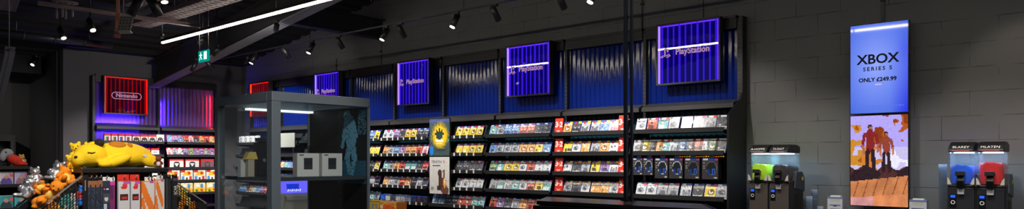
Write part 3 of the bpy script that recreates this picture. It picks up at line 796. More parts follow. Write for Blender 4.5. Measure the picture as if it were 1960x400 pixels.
for i in range(4):
    r = random.Random(430+i); a = Art(14, 18, (244,226,170)); a.ell(.5,.75,.5,.3,(245,190,30)); a.ell(.3,.3,.2,.12,(250,250,250)); a.rect(.6,.1,.75,.5,(70,150,220)); a.ell(.7,.7,.12,.12,(200,80,40)); a.ell(.25,.75,.1,.12,(50,120,60)); a.noise(26, r)
    carton('console_box', .235, .22, .1, a.g, (240,200,90), f'bright yellow box, {ORD[i]} on the fifth shelf of the right end-wall bay', 'box', (eloc[2][0]+.16+.26*i, YF-.31, ZB[4]+.014), 0)

# ------------------------------------------------------------------ glass cabinet
GX0, GX1, GY0, GY1, GT = 2.245, 2.985, 3.94, 4.69, 2.02
cab = thing('glass_display_cabinet', 'tall grey framed glass display cabinet in front of the game wall', 'cabinet', (GX0, GY0, 0))
w, d = GX1-GX0, GY1-GY0
def post(x, y, name='post', s=.05):
    m = MB(); m.box(x, x+s, y, y+s, .1, GT-.06); part(name, m, M['frame_grey'], cab, bevel=.004)
post(0, 0, s=.062); post(0, d-.05); post(w-.02, d-.02, s=.02); 
m = MB(); m.box(w-.012, w, 0, .02, .1, GT-.05); part('post', m, M['frame_grey'], cab)
m = MB(); m.box(0, w, 0, .062, GT-.06, GT); m.box(0, w, d-.05, d, GT-.06, GT); m.box(0, .062, .062, d-.05, GT-.06, GT); m.box(w-.05, w, .062, d-.05, GT-.06, GT); part('top_frame', m, M['frame_grey'], cab, bevel=.003)
m = MB(); m.box(.062, w-.05, .062, d-.05, GT-.012, GT-.004); part('top_panel', m, M['case_glass'], cab, 'glass top')
m = MB(); m.box(0, w, 0, d, 0, .1); part('base', m, M['frame_grey'], cab)
m = MB(); m.box(.064, w-.014, .012, .018, .1, GT-.062); part('glass_pane', m, M['case_glass'], cab)
m = MB(); m.box(.012, .018, .064, d-.052, .1, GT-.062); part('glass_pane', m, M['case_glass'], cab)
m = MB(); m.box(.052, w-.022, d-.018, d-.012, .1, GT-.062); part('glass_pane', m, M['case_glass'], cab)
m = MB(); m.box(w-.011, w-.003, .022, d-.022, .1, GT-.062); part('back_panel', m, mat('cabinet_black', (9,9,11), .6), cab, 'black back panel')
for z in (1.475, 1.06):
    m = MB(); m.box(.064, w-.016, .022, d-.022, z, z+.008); m.box(.064, w-.016, .020, .0215, z-.012, z+.012); m.box(.0595, .063, .064, d-.022, z-.012, z+.012)
    part('shelf', m, [M['case_glass']] if False else M['slate'], cab, 'dark shelf')
m = MB()
for z in [1.1+.05*i for i in range(17)]: m.box(w-.0135, w-.0115, .33, .336, z, z+.02)
part('shelf_slots', m, M['slot'], cab)
m = MB(); m.box(.20, w-.03, d-.10, d-.04, GT-.075, GT-.062); part('light_bar', m, emit('cabinet_lamp', (225,235,235), 1.6), cab, 'lit lamp bar')
# blue print of a walking figure on the inside of the black panel
r = random.Random(21); a = Art(36, 72, None)
def fig(u, v, c):
    body = False
    def seg(ax, ay, bx, by, wd):
        dx, dy = bx-ax, by-ay; L = dx*dx+dy*dy; tt = max(0, min(1, ((u-ax)*dx+(v-ay)*dy)/L))
        return math.hypot((u-ax-tt*dx), (v-ay-tt*dy)*1.9) < wd
    body |= seg(.34,.07,.34,.10,.12)
    body |= seg(.42,.18,.48,.42,.19)
    body |= seg(.30,.19,.24,.36,.075) or seg(.24,.36,.18,.50,.06)
    body |= seg(.58,.20,.66,.36,.07)
    body |= seg(.44,.46,.36,.66,.10) or seg(.36,.66,.42,.84,.075)
    body |= seg(.54,.46,.60,.66,.10) or seg(.60,.66,.52,.86,.075)
    if body: return (104,166,196) if r.random() < .88 else (44,84,104)
    if v > .70: return (44,98,124) if r.random() < .75 else (34,80,104)
    if u > .72 and .02 < v < .35 and r.random() < .65: return (70,120,146)
    return (10,20,26) if r.random() < .8 else (14,34,44)
a.fn(fig)
m = MB(); m.art(-.17, .17, 0, .525, 0, a.g, 0)
Mx = Matrix.Translation((w-.0145, .195, 1.43)) @ Matrix.Rotation(R(-90), 4, 'Z'); m.xf(Mx)
part('figure_print', m, M['print_matt'], cab, 'blue print of a walking figure')
def device_box(label, loc, rot):
    t = thing('device_box', label, 'box', loc, rot)
    a = Art(20, 20, (222,222,222)); a.rect(.08,.05,.32,.08,(70,70,74))
    a.rect(.28,.2,.72,.36,(34,38,42)); a.rect(.32,.36,.68,.52,(30,34,38)); a.rect(.28,.52,.72,.68,(40,48,54)); a.rect(.28,.4,.32,.46,(222,222,222))
    m = MB(); m.box(-.078,.078,.001,.07,0,.158,0,(205,205,205)); m.art(-.077,.077,.001,.157,0,a.g,0); part('carton', m, M['print_matt'], t)
p = pt(590, 338, Y=4.16); device_box('white box with dark device, left one on the cabinet shelf', (p.x, p.y, 1.484), R(-8))
p = pt(636, 338, Y=4.13); device_box('white box with dark device, right one on the cabinet shelf', (p.x, p.y, 1.484), R(-4))
def small_pack(label, loc, c, top, rot):
    t = thing('small_carton', label, 'box', loc, rot)
    m = MB(); m.box(-.022,.022,-.02,.02,0,.115); part('carton', m, mat('carton', c, .6), t)
    if top:
        m = MB(); m.prism([(-.04,.117),(.045,.117),(.03,.165),(-.015,.165)], 'y', -.024, .024); part('flap', m, mat('flap', top, .6), t)
p = pt(464, 335, Y=4.40); small_pack('slim white carton on the cabinet shelf', (p.x, p.y, 1.484), (236,236,236), None, 0)
p = pt(478, 335, Y=4.36); small_pack('beige carton with yellow flap on the cabinet shelf', (p.x, p.y, 1.484), (196,188,168), (236,206,110), 0)

# white kiosk and dark reflection stand-in seen through the cabinet
kp = pt(556, 400, Y=6.3)
k = thing('game_kiosk', 'white kiosk with a violet lit top seen through the glass cabinet', 'kiosk', (kp.x, kp.y, 0))
m = MB(); m.prism([(-.12,0),(-.12,.98),(-.15,1.24),(-.15,1.27),(.15,1.27),(.15,0)], 'x', -.15, .15); part('body', m, M['cream_plastic'], k, bevel=.01)
m = MB(); m.prism([(-.16,1.272),(-.13,1.40),(.13,1.40),(.15,1.272)], 'x', -.15, .15); part('lit_header', m, emit('kiosk_header', (110,100,255), 1.3), k, 'violet lit header')
m = MB(); m.box(-.13,.0,-.155,-.14,1.31,1.36); part('header_panel', m, emit('kiosk_blue', (30,60,220), 1.0), k)
m = MB()
for i in range(7): m.bar((-.125+.022*i, -.1575, 1.285+.006*(i%2)), (-.112+.022*i, -.1545, 1.302+.006*((i+1)%2)), .005, .004)
part('header_script', m, emit('script_glow', (225,220,255), 2.0), k, 'white script')
m = MB(); m.box(-.10,.02,-.145,-.121,.98,1.10); part('screen', m, M['black_gloss'], k)
m = MB(); m.box(-.14,.12,-.165,-.150,1.2,1.24)
part('trim_strip', m, M['steel_tap'], k)
dp = pt(499, 335, Y=4.45)
k = thing('reflection_block', 'dark upright gadget with chrome button on the cabinet shelf', 'gadget', (dp.x, dp.y, 1.484))  # dark block placed where the glass shows a reflection
m = MB(); m.box(-.04,.04,-.035,.035,0,.235); part('body', m, M['black_gloss'], k, bevel=.008)
m = MB(); m.tube((0,-.036,.11),(0,-.05,.11),.012); part('button', m, M['steel_tap'], k)
m = MB(); m.box(-.03,.03,-.06,.02,.236,.262); part('lid', m, M['slate'], k)
# white header board on bay 8
t = thing('header_board', 'plain pale board above the games seen through the cabinet', 'sign', L2W(bloc[8], ROT, (.62, -.352, 1.83)), ROT)
m = MB(); m.box(-.5,.5,0,.012,0,.27); part('board', m, mat('pale_board', (168,167,162), .5), t)
m = MB(); m.box(-.45,-.41,.013,.03,-.16,.1); m.box(.41,.45,.013,.03,-.16,.1); part('bracket', m, M['black'], t)

# ------------------------------------------------------------------ plush gondola and bins
gx0, gx1, gy0, gy1, gz = 1.846, 2.47, 6.0, 6.55, 1.53
g = thing('hook_display_stand', 'black display stand with hanging packs under the big yellow plush', 'stand', (gx0, gy0, 0))
gw = gx1-gx0; gd = gy1-gy0
m = MB(); m.box(-.005, gw+.005, -.02, gd, gz-.034, gz); part('top_board', m, M['black'], g, bevel=.003)
m = MB(); m.box(0, .035, 0, .04, 0, gz-.035); part('post', m, M['black'], g)
m = MB(); m.box(gw-.03, gw, 0, .04, 0, gz-.035); part('post', m, M['black'], g)
m = MB(); m.box(.0, gw, .30, .32, .1, gz-.035); part('back_board', m, mat('warm_dark_board', (62,52,48), .7), g)
m = MB(); m.box(0, gw, 0, gd, 0, .1); part('plinth', m, M['black'], g)
m = MB(); m.box(.012, .02, -.004, 0, 1.36, 1.44); part('ticket_clip', m, M['galv'], g)
packs = [ # px0, px1, top y, kind
 (169,178,346,'lanyard','navy lanyard with orange ends, leftmost on the hooks'),
 (179,187,346,'lanyard','navy lanyard with orange ends, second on the hooks'),
 (188,196,345,'lanyard','navy lanyard with orange ends, third on the hooks'),
 (197,210,346,'card','dark hanging card with white icon beside the lanyards'),
 (211,220,347,'magenta','magenta and dark slim pack left of the red headers'),
 (227,248,345,'redwhite','white pack with red header, larger one near the middle'),
 (251,268,345,'redwhite','white pack with red header, narrower one right of the middle'),
 (271,296,346,'orange','wide white pack with orange streak'),
 (297,315,343,'orange','narrow white pack with orange streak beside the black packs'),
 (317,328,342,'black','slim black pack left of the lettered black pack'),
 (329,340,341,'lettered','rightmost black pack with upright white letters')]
for i, (x0, x1, yt, kd, lb) in enumerate(packs):
    yy = 5.99 - (.0 if i % 2 else .004)
    p = pt((x0+x1)/2, yt, Y=yy); ww = (x1-x0)*.96/1340*5.55; hh = .34
    t = thing('hanging_pack', lb, 'pack', (p.x, yy, p.z), 0)
    r = random.Random(700+i)
    A = Art(12, 34, (200,200,202))
    if kd == 'lanyard':
        A = Art(6, 34, (40,48,66)); A.noise(26, r); A.rect(0,0,1,.16,(150,96,60)); A.rect(.4,.1,.6,1,(28,34,48))
    elif kd == 'card':
        A = Art(12, 34, (40,46,66)); A.rect(0,.14,1,.3,(34,40,62)); A.rect(.2,.17,.36,.22,(235,120,120)); A.rect(.5,.17,.8,.22,(225,225,230)); A.rect(.1,.3,1,.5,(66,70,74)); A.ell(.5,.42,.28,.05,(200,200,204)); A.rect(.2,.52,.6,.8,(180,190,205))
    elif kd == 'magenta':
        A = Art(6, 34, (120,40,100)); A.rect(0,0,1,.08,(200,60,160)); A.rect(0,.1,.6,.4,(90,30,80))
    elif kd == 'redwhite':
        A = Art(14, 34, (206,204,208)); A.rect(0,0,1,.03,(214,60,60)); A.rect(.4,.03,1,.09,(190,90,180)); A.ell(.55,.12,.25,.03,(216,60,50)); A.ell(.5,.17,.3,.03,(216,40,36)); A.rect(.15,.33,.85,.48,(52,24,28)); A.rect(.25,.37,.75,.43,(190,50,50)); A.rect(.15,.55,.85,.57,(150,150,155))
    elif kd == 'orange':
        A = Art(16, 34, (214,210,208)); A.line((-.05,.05),(.9,.75),.16,(232,120,36)) if x0 < 290 else A.line((.2,.15),(.75,.55),.13,(232,120,36)); A.line((.1,.5),(.3,.9),.12,(232,120,36)); A.rect(.65,.0,.95,.05,(190,80,150)); A.rect(.05,0,.6,.02,(232,150,60))
    elif kd == 'black':
        A = Art(8, 34, (30,30,34)); A.noise(12, r); A.rect(.0,.0,.4,1,(56,56,62))
    else:
        A = Art(10, 34, (22,22,26)); A.noise(6, r); A.rect(.2,0,.9,.06,(90,70,110))
    m = MB(); dd = .012 if kd in ('lanyard','card') else .028
    m.box(-ww/2, ww/2, .0006, dd, -hh, 0, 0, A.g[20][0]); m.art(-ww/2, ww/2, -hh, 0, 0, A.g, 0); part('pack', m, M['print_matt'], t)
    if kd == 'redwhite':
        m = MB(); m.box(-ww/2-.006, ww/2-.004, .004, .010, .002, .046); part('header_card', m, M['red_card'], t, 'red header card')
    else:
        m = MB(); m.box(-min(ww, .05)/2, min(ww, .05)/2, .004, .008, 0, .03); part('hang_tab', m, M['black'] if kd in ('black','lettered','lanyard') else M['white_paper'], t)
    if kd == 'lettered':
        letters('lettering', 'SCAR', .032, (.006, -.001, -.10), M['white_letter'], t, rot=(R(90), R(-90), 0), ext=.0004)
    m = MB(); m.tube((0, -.02, .022), (0, .30, .022), .0035); m.tube((0, -.02, .022), (0, -.024, .04), .0035); part('hook', m, M['galv'], t, 'wire hook')

def perf_panel(x0, x1, z_at, depth, pitch, y, hole=.36):
    m = MB(); nx = int(abs(x1-x0)/pitch); nz = int(depth/pitch)
    for i in range(nx):
        for k in range(nz):
            cx = x0 + (i+.5)*pitch; cz = z_at(cx) - (k+.5)*pitch
            h = pitch/2; sl = z_at(cx+h)-z_at(cx-h)
            hr = pitch*hole
            outer = [(-h,-h),(0,-h),(h,-h),(h,0),(h,h),(0,h),(-h,h),(-h,0)]
            sh = lambda p: (cx+p[0], y, cz+p[1]+p[0]/h*sl/2)
            if hr == 0:
                m.add([sh(p) for p in (outer[0],outer[2],outer[4],outer[6])], [(0,1,2,3)]); continue
            inn = [(hr*math.cos(R(225+45*q)), hr*math.sin(R(225+45*q))) for q in range(8)]
            m.add([sh(p) for p in outer]+[sh(p) for p in inn], [(q,(q+1)%8,8+(q+1)%8,8+q) for q in range(8)])
    return m
def dump_bin(label, xa, xb, za, zb, y0, y1):
    # sloping bin: xa is the high end by the stand, xb the low outer end
    t = thing('dump_bin', label, 'bin', (0,0,0))
    za_ = lambda x: za + (zb-za)*(x-xa)/(xb-xa)
    lo, hi = min(xa,xb), max(xa,xb); s_ = -.075
    part('perforated_front', perf_panel(lo, hi, za_, .5, .021, y0, .42), M['black'], t)
    m = MB(); m.bar((xa,y0,za+.004),(xb,y0,zb+.004),.012,.012); part('rim', m, mat('pale_rim', (120,116,112), .5), t)  # rim paler than the black bin
    m = MB(); m.bar((xa,y1,za+.02),(xb,y1,zb+.02),.012,.012); m.prism([(xa,za),(xb,zb),(xb,zb-.6),(xa,za-.6)], 'y', y1, y1+.01); part('rear_wall', m, M['black'], t)
    m = MB(); m.box(xb-.006, xb+.006, y0, y1, zb-.55, zb); part('end_wall', m, M['black'], t)
    m = MB(); m.box(lo, hi, y0+.02, y1, .0, .5); part('base', m, M['black'], t)
    m = MB(); s = -.075
    m.prism([(xa,za+s),(xb,zb+s),(xb,zb+s-.03),(xa,za+s-.03)], 'y', y0+.06, y1); part('sloping_tray', m, M['black'], t)
    return t
# bins start a little away from the stand
dump_bin('black perforated sloping bin full of orange and silver plush toys', 1.838, 1.36, 1.468, 1.06, 6.0, 6.5)
dump_bin('black perforated sloping bin right of the hanging packs', 2.50, 2.80, 1.43, 1.215, 6.0, 6.5)
# small toys behind the perforations
def ball(label, p, r_, m_, cat='plush toy'):
    m = MB(); m.ell((0,0,0), (r_*1.1, r_*.6, r_), seg=12, rings=8); m.ell((0,-r_*.2,r_*1.05), (r_*.7,r_*.5,r_*.6), seg=12, rings=8)
    for s in (-1,1): m.ell((s*r_*.45,-.1*r_,r_*1.6), (r_*.22,r_*.15,r_*.25), seg=8, rings=6)
    return solo('small_plush', m, m_, label, cat, p)
cols = [('orange_fur','orange'),('cream_fur','cream'),('teal_fur','teal'),('white_fur','white'),('red_fur','red'),('blue_fur','blue')]
for i, (px, py, c) in enumerate([(104,392,0),(92,396,0),(120,384,2),(128,378,2),(134,388,2),(140,376,3),(150,372,4),(152,384,5),(112,398,1),(142,392,3),(126,398,3),(156,360,5)]):
    p = pt(px, py, Y=6.03); ball(f'small {cols[c][1]} plush seen through the bin holes, {ORD[i]} from the lower end', (p.x, 6.032, p.z-.02), .026, M[cols[c][0]])
for i, (px, py, c) in enumerate([(344,366,1),(352,372,1),(350,384,0),(360,384,1),(368,392,0),(346,394,0)]):
    p = pt(px, py, Y=6.03); ball(f'small {cols[c][1]} plush seen through the right bin, {ORD[i]} from the stand', (p.x, 6.032, p.z-.02), .028, M[cols[c][0]])

# generic seated plush bears
def bear_mesh(nm, m_):
    b_ = MB()
    b_.ell((0,0,.085),(.07,.062,.085)); b_.ell((0,-.012,.205),(.068,.06,.06))
    for s in (-1,1):
        b_.ell((s*.075,-.03,.115),(.026,.028,.06), Euler((R(35),R(-28*s),0)))
        b_.ell((s*.05,-.075,.03),(.03,.06,.03), Euler((0,0,R(18*s))))
        b_.ell((s*.045,0,.262),(.024,.014,.026))
    b_.ell((0,-.06,.19),(.032,.025,.024))
    return blob(b_, .009, m_, nm)
BEAR = {}
def bear(label, p, kind, scale, rot, belly=None):
    if kind not in BEAR:
        b1 = bear_mesh('plush_body', M[kind])
        e = MB(); e.ell((.026,-.062,.222),(.008,.006,.010), seg=8, rings=6); E = e.mesh('eye', M['dark_fur'])
        n_ = MB(); n_.ell((0,-.085,.197),(.010,.007,.008), seg=8, rings=6); N = n_.mesh('nose', M['dark_fur'])
        q = MB(); q.ell((0,-.042,.09),(.048,.026,.058), seg=14, rings=8); Q = q.mesh('belly', M[belly or kind])
        BEAR[kind] = (b1, E, N, Q)
    b1, E, N, Q = BEAR[kind]
    t = thing('plush_toy', label, 'plush toy', p, rot); t.scale = (scale,)*3
    part('body', b1, None, t)
    o = part('eye', E, None, t); o2 = part('eye', E, None, t); o2.location = (-.052,0,0)
    part('nose', N, None, t)
    if belly: part('belly', Q, None, t, 'paler belly')
    return t
def bp(px, py, Y): return pt(px, py, Y=Y)
def E3(a, b_, c): return (R(a), R(b_), R(c))
bear('silver plush toy slumped at the low end of the bin, largest silver one', bp(48,381,6.12), 'silver_fur', .62, E3(-10,10,-50))
bear('silver plush toy upright behind the lower orange toys', bp(70,355,6.34), 'silver_fur', .52, E3(-5,-6,-25))
bear('silver plush toy highest in the bin', bp(103,348,6.40), 'silver_fur', .62, E3(-12,12,-40))
bear('orange plush toy lying head down at the low front of the bin', bp(66,389,6.09), 'orange_fur', .55, E3(70,-40,20), 'cream_fur')
bear('orange plush toy with cream belly in the centre of the bin', bp(90,382,6.16), 'orange_fur', .72, E3(30,35,-20), 'cream_fur')
bear('orange plush toy lying sideways behind the centre one', bp(93,362,6.30), 'orange_fur', .55, E3(10,-75,-20), 'cream_fur')
bear('orange plush toy showing a broad cream belly near the stand', bp(122,355,6.14), 'orange_fur', .68, E3(-35,25,10), 'cream_fur')
bear('orange plush toy leaning on the stand post', bp(150,348,6.12), 'orange_fur', .55, E3(20,60,30), 'cream_fur')
bear('orange plush toy high in the bin under the yellow ones', bp(138,330,6.36), 'orange_fur', .60, E3(0,20,-30), 'cream_fur')
bear('yellow plush toy sitting highest behind the stand end', bp(153,312,6.44), 'yellow_fur', .62, E3(0,-12,-20))
bear('yellow plush toy squeezed against the big yellow plush', bp(164,316,6.33), 'yellow_fur', .66, E3(5,8,10))
bear('yellow plush toy lowest of the yellow ones in the bin', bp(146,326,6.26), 'yellow_fur', .5, E3(10,-20,-10))

# the big yellow lying plush: a sleepy puppy-like cushion
k = 5.75/1340
cx = (gx0+gx1)/2
big = thing('big_yellow_plush', 'very large yellow plush animal lying asleep on top of the display stand', 'plush toy', (cx-.02, gy0+.24, gz+.002), 0)
m = MB()
m.ell((.06,.03,.108),(.245,.125,.104)); m.ell((.15,.03,.095),(.17,.13,.09)); m.ell((-.17,-.02,.10),(.118,.115,.096))
m.ell((-.26,-.045,.07),(.055,.06,.062))
m.ell((-.02,-.12,.05),(.13,.05,.042), Euler((0,R(-22),R(-12)))); m.ell((-.11,-.15,.03),(.05,.042,.03))
m.ell((.27,-.06,.055),(.06,.055,.055)); m.ell((.30,-.09,.035),(.036,.04,.035)); m.ell((.26,.10,.05),(.06,.05,.05))
m.ell((-.10,.08,.04),(.10,.05,.04))
part('body', blob(m, .011, M['yellow_fur'], 'body', 6), None, big)
m = MB(); m.ell((-.115,-.05,.20),(.036,.042,.032), Euler((0,R(12),0))); part('ear', blob(m, .006, M['dark_fur'], 'ear', 3), None, big, 'dark rounded ear')
m = MB(); m.ell((-.145,.06,.185),(.045,.035,.022), Euler((0,R(-30),0))); part('ear', blob(m, .006, M['yellow_fur'], 'ear', 3), None, big)
m = MB(); m.ell((.03,-.028,.186),(.07,.05,.026), Euler((R(22),R(4),0))); part('back_patch', m, M['gold_fur'], big, 'orange-brown patch')
m = MB(); m.ell((.115,-.04,.181),(.022,.032,.022), Euler((R(25),0,0))); part('back_patch', m, M['gold_fur'], big, 'orange-brown patch')
m = MB(); m.ell((-.292,-.085,.085),(.014,.012,.012), seg=10, rings=6); part('nose', m, M['dark_fur'], big)
m = MB(); m.tube((-.225,-.128,.125),(-.195,-.134,.118),.003,6); m.tube((-.195,-.134,.118),(-.172,-.133,.124),.003,6); part('closed_eye', m, M['dark_fur'], big)
m = MB(); m.cbox((.215,-.093,.10), .035, .003, .02, Euler((0,R(20),R(10)))); part('sewn_tag', m, M['white_paper'], big, 'white sewn tag')
# small toys to the right of the big plush
bear('white plush toy beside the tail of the big yellow plush', (gx1-.055, gy0+.42, gz+.002), 'white_fur', .36, E3(0,0,-10))
bear('rust brown plush toy at the right front corner of the stand', (2.43, 6.07, gz+.002), 'brown_fur', .34, E3(0,0,-25), 'white_fur')
bear('tan plush toy sitting in the right bin beside the stand', (2.58, 6.30, 1.30), 'tan_fur', .62, E3(0,0,-25), 'white_fur')

# ------------------------------------------------------------------ left: low shelf, far black frame
LY = 8.2
rx = pt(60, 330, Y=LY).x
ls = thing('low_shelf_unit', 'black shelf unit with boxed figures at the far left edge', 'shelving', (rx-1.6, LY, 0))
zt = pt(50, 318, Y=LY).z
m = MB(); m.box(0, 1.6, -.02, .5, zt-.03, zt); part('top_board', m, M['black'], ls, bevel=.003)
m = MB(); m.box(1.57, 1.6, 0, .5, 0, zt-.031); part('side_panel', m, M['black'], ls)
m = MB(); m.box(0, .03, 0, .5, 0, zt-.031); part('side_panel', m, M['black'], ls)
m = MB(); m.box(.031, 1.569, .47, .49, 0, zt-.031); part('back_board', m, M['black'], ls)
z1 = pt(40, 352, Y=LY).z; z2 = pt(40, 397, Y=LY).z
for z in (z1, z2, .7, .3):
    m = MB(); m.box(.031, 1.569, 0, .46, z-.03, z); part('shelf', m, M['black'], ls)
def fig_box(px, z, bg, c, lb, yy=LY+.03):
    r = random.Random(px); a = Art(14, 12, bg); a.fn(lambda u, v, q: tuple(int(bg[i]*(1-.25*u)) for i in range(3)))
    a.ell(.5,.85,.34,.4,c); a.ell(.5,.42,.13,.2,(196,150,130)); a.rect(.74,.2,.95,.4,(224,90,90)); a.noise(10, r)
    p = pt(px, 340, Y=yy); carton('figure_box', .135, .118, .1, a.g, (230,230,235), lb, 'box', (p.x, yy, z+.001), 0)
fig_box(12, z1, (226,214,224), (90,70,160), 'pale boxed figure in violet, left one on the upper shelf')
fig_box(41, z1, (196,190,235), (150,110,130), 'lilac boxed figure in pink, right one on the upper shelf')
fig_box(12, z2, (70,170,180), (40,60,70), 'teal box on the second shelf at the far left, left one')
fig_box(41, z2, (90,180,190), (30,90,110), 'teal box on the second shelf at the far left, right one')
fig_box(-17, z1, (220,220,226), (70,60,140), 'boxed figure at the picture edge on the upper shelf')
# plush on the low shelf: grey and red, plus a tan one
p = pt(24, 318, Y=LY+.2)
t = thing('plush_toy', 'red and grey plush toy toppled on the far left shelf', 'plush toy', (p.x, p.y, zt+.003), 0)
m = MB(); m.ell((.02,0,.055),(.085,.06,.05), Euler((0,R(38),0))); m.ell((.075,-.02,.02),(.05,.04,.022)); part('body', blob(m, .008, M['red_fur'], 'body'), None, t)
m = MB(); m.ell((-.045,0,.125),(.055,.05,.048)); m.ell((-.085,-.02,.09),(.03,.03,.05)); part('head', blob(m, .008, M['grey_fur'], 'head'), None, t, 'grey head')
m = MB(); m.ell((-.065,-.045,.135),(.008,.006,.009), seg=8, rings=6); part('eye', m, M['dark_fur'], t)
bear('tan plush toy seated behind the toppled red one', (pt(41,318,Y=LY+.34).x, LY+.34, zt+.003), 'tan_fur', .42, E3(0,0,20), 'white_fur')
# far black frame
t = thing('black_wall_cabinet', 'black cabinet frame against the dark far wall at the left edge', 'cabinet', (pt(0,300,Y=15.9).x-1.2, 15.9, 0))
wv = pt(30,300,Y=15.9).x - (pt(0,300,Y=15.9).x-1.2)
zt2 = pt(20,258,Y=15.9).z
m = MB(); m.box(0,wv,0,.5,zt2-.12,zt2); part('top_board', m, M['black'], t)
m = MB(); m.box(wv-.08,wv,0,.5,0,zt2-.121); part('side_panel', m, M['black'], t)
m = MB(); m.box(0,.08,0,.5,0,zt2-.121); part('side_panel', m, M['black'], t)
m = MB(); m.box(.081,wv-.081,.3,.32,0,zt2-.121); part('back_board', m, M['steel_dark'], t)
for q_ in (.35,.75): 
    m = MB(); m.box(.081,wv-.081,.02,.29,zt2-q_-.03,zt2-q_); part('shelf', m, M['lip'], t)

# ------------------------------------------------------------------ wall screens
sx_ = XF + .06
Yl, Yr = 2.10, 1.572
def display(label, zc0, zc1, grid, xt):
    w = Yl-Yr
    t = thing('wall_display', label, 'screen', (sx_-.06, Yl, zc0), ROT)
    h = zc1-zc0
    m = MB(); m.box(0, w, .002, .055, 0, h); part('housing', m, M['black_gloss'], t)
    m = MB(); m.art(.008, w-.008, .008, h-.008, 0, grid, 0); part('screen', m, M['screen'], t)
    m = MB(); m.box(.1, w-.1, .056, .148, .2, h-.2); part('wall_bracket', m, M['black'], t)
    return t
r = random.Random(31); A = Art(40, 68, (120,150,255))
def sk(u, v, c):
    d = math.hypot(u-.45, (v-.48)*1.1)
    k_ = max(0, 1-d/.75)
    s = max(0, (u-.7)/.3)*max(0, v-.25)*1.2 + .35*math.exp(-((u-.95)/.12)**2)*math.exp(-((v-.3)/.15)**2)
    return (int(70+80*k_-30*s), int(105+65*k_-55*s), int(228+27*k_))
A.fn(sk)
t = display('upper wall display, pale blue with dark price lettering', 2.047, 2.937, A.g, 0)
w = Yl-Yr
letters('lettering', 'XBOX', .13, (w*.5-.008, -.002, .533), M['ink'], t, ext=.0004, sx=1.02, bold=.003)
letters('lettering', 'SERIES S', .052, (w*.5-.01, -.002, .440), M['ink'], t, ext=.0004, spacing=1.42, bold=.0015)
letters('lettering', 'ONLY', .054, (w*.5-.106, -.002, .333), M['ink'], t, ext=.0006, spacing=1.02, bold=.002)
letters('lettering', '\u00a3249.99', .054, (w*.5+.070, -.002, .333), M['ink'], t, ext=.0006, spacing=1.02, bold=.002)
m = MB(); m.box(w*.44, w*.55, -.002, -.0005, .283, .290); part('underline', m, emit('pale_line', (220,215,255), 1.0), t)
m = MB()
for (y_, x0_, x1_) in ((.075,.08,.92),(.05,.22,.76)):
    x_ = x0_
    while x_ < x1_:
        l_ = r.uniform(.02,.06); m.box(w*x_, w*(min(x1_, x_+l_)), -.0015, -.0005, y_-.005, y_+.005); x_ += l_+.015
part('small_print', m, emit('faint_print', (98,128,235), .9), t)
# lower display: two people walking in an autumn scene above a dark bank
A = Art(60, 100, (176,160,250)); r = random.Random(33)
hs_ = [[r.random() for _ in range(14)] for _ in range(20)]
def nz(u, v):
    x, y = u*9, v*14; i, j = int(x), int(y); fx, fy = x-i, y-j
    g_ = lambda a_, b_: hs_[b_ % 20][a_ % 14]
    return (g_(i,j)*(1-fx)+g_(i+1,j)*fx)*(1-fy)+(g_(i,j+1)*(1-fx)+g_(i+1,j+1)*fx)*fy
def scn(u, v, c):
    n_ = nz(u, v)+.25*(nz(u*2.1, v*2.3)-.5)
    c = (182,168,250) if v < .35 else (205,196,240)
    if u < .28 and n_ > .5-.25*v and v > .1 : c = (206,140,44) if n_ < .72 else (170,84,20)
    if u > .42 and v < .32 and n_ + .25*(u-.4) - abs(v-(.34-.36*(u-.4)))*2.2 > .35: c = (182,86,24) if n_ < .6 else (140,60,14)
    if .2 < u < .62 and .34 < v < .62 and n_ > .55: c = (212,128,50)
    if u > .7 and .35 < v < .58 and n_ > .62: c = (240,236,255)
    if v > .56 + .03*math.sin(u*17)+.03*n_: c = (44,26,34) if n_ > .35 else (80,42,40)
    if v > .735 - .075*u:
        c = (206,130,80) if ((u*6+v*3) % 1) > .12 else (150,84,56)
        if v > .93 - .07*u - .02*n_: c = (222,140,92) if u > .4 else (214,150,150)
        c = tuple(int(q*(.9+.2*n_)) for q in c)
    return c
A.fn(scn)
def man(cx, top, s, shirt, skin):
    A.ell(cx, top, .040*s, .026*s, (64,28,22)); A.ell(cx+.008, top+.022*s, .034*s, .026*s, skin)
    A.line((cx-.045*s, top+.085*s), (cx+.05*s, top+.085*s), .035*s, shirt)
    A.line((cx, top+.09*s), (cx+.005, top+.20*s), .068*s, shirt)
    A.line((cx-.095*s, top+.09*s), (cx-.125*s, top+.20*s), .026*s, shirt); A.line((cx-.125*s, top+.20*s), (cx-.10*s, top+.27*s), .02*s, skin)
    A.line((cx+.10*s, top+.09*s), (cx+.135*s, top+.19*s), .026*s, shirt); A.line((cx+.135*s, top+.19*s), (cx+.13*s, top+.25*s), .02*s, skin)
    A.line((cx-.04*s, top+.26*s), (cx-.055*s, top+.46*s), .034*s, (46,26,34)); A.line((cx+.045*s, top+.26*s), (cx+.07*s, top+.46*s), .034*s, (46,26,34))
man(.35, .125, 1.06, (136,34,34), (176,104,84)); man(.63, .20, .88, (148,66,44), (190,116,90))
A.noise(7, r)
display('lower wall display showing two people walking in an orange scene', 1.135, 2.038, A.g, 0)

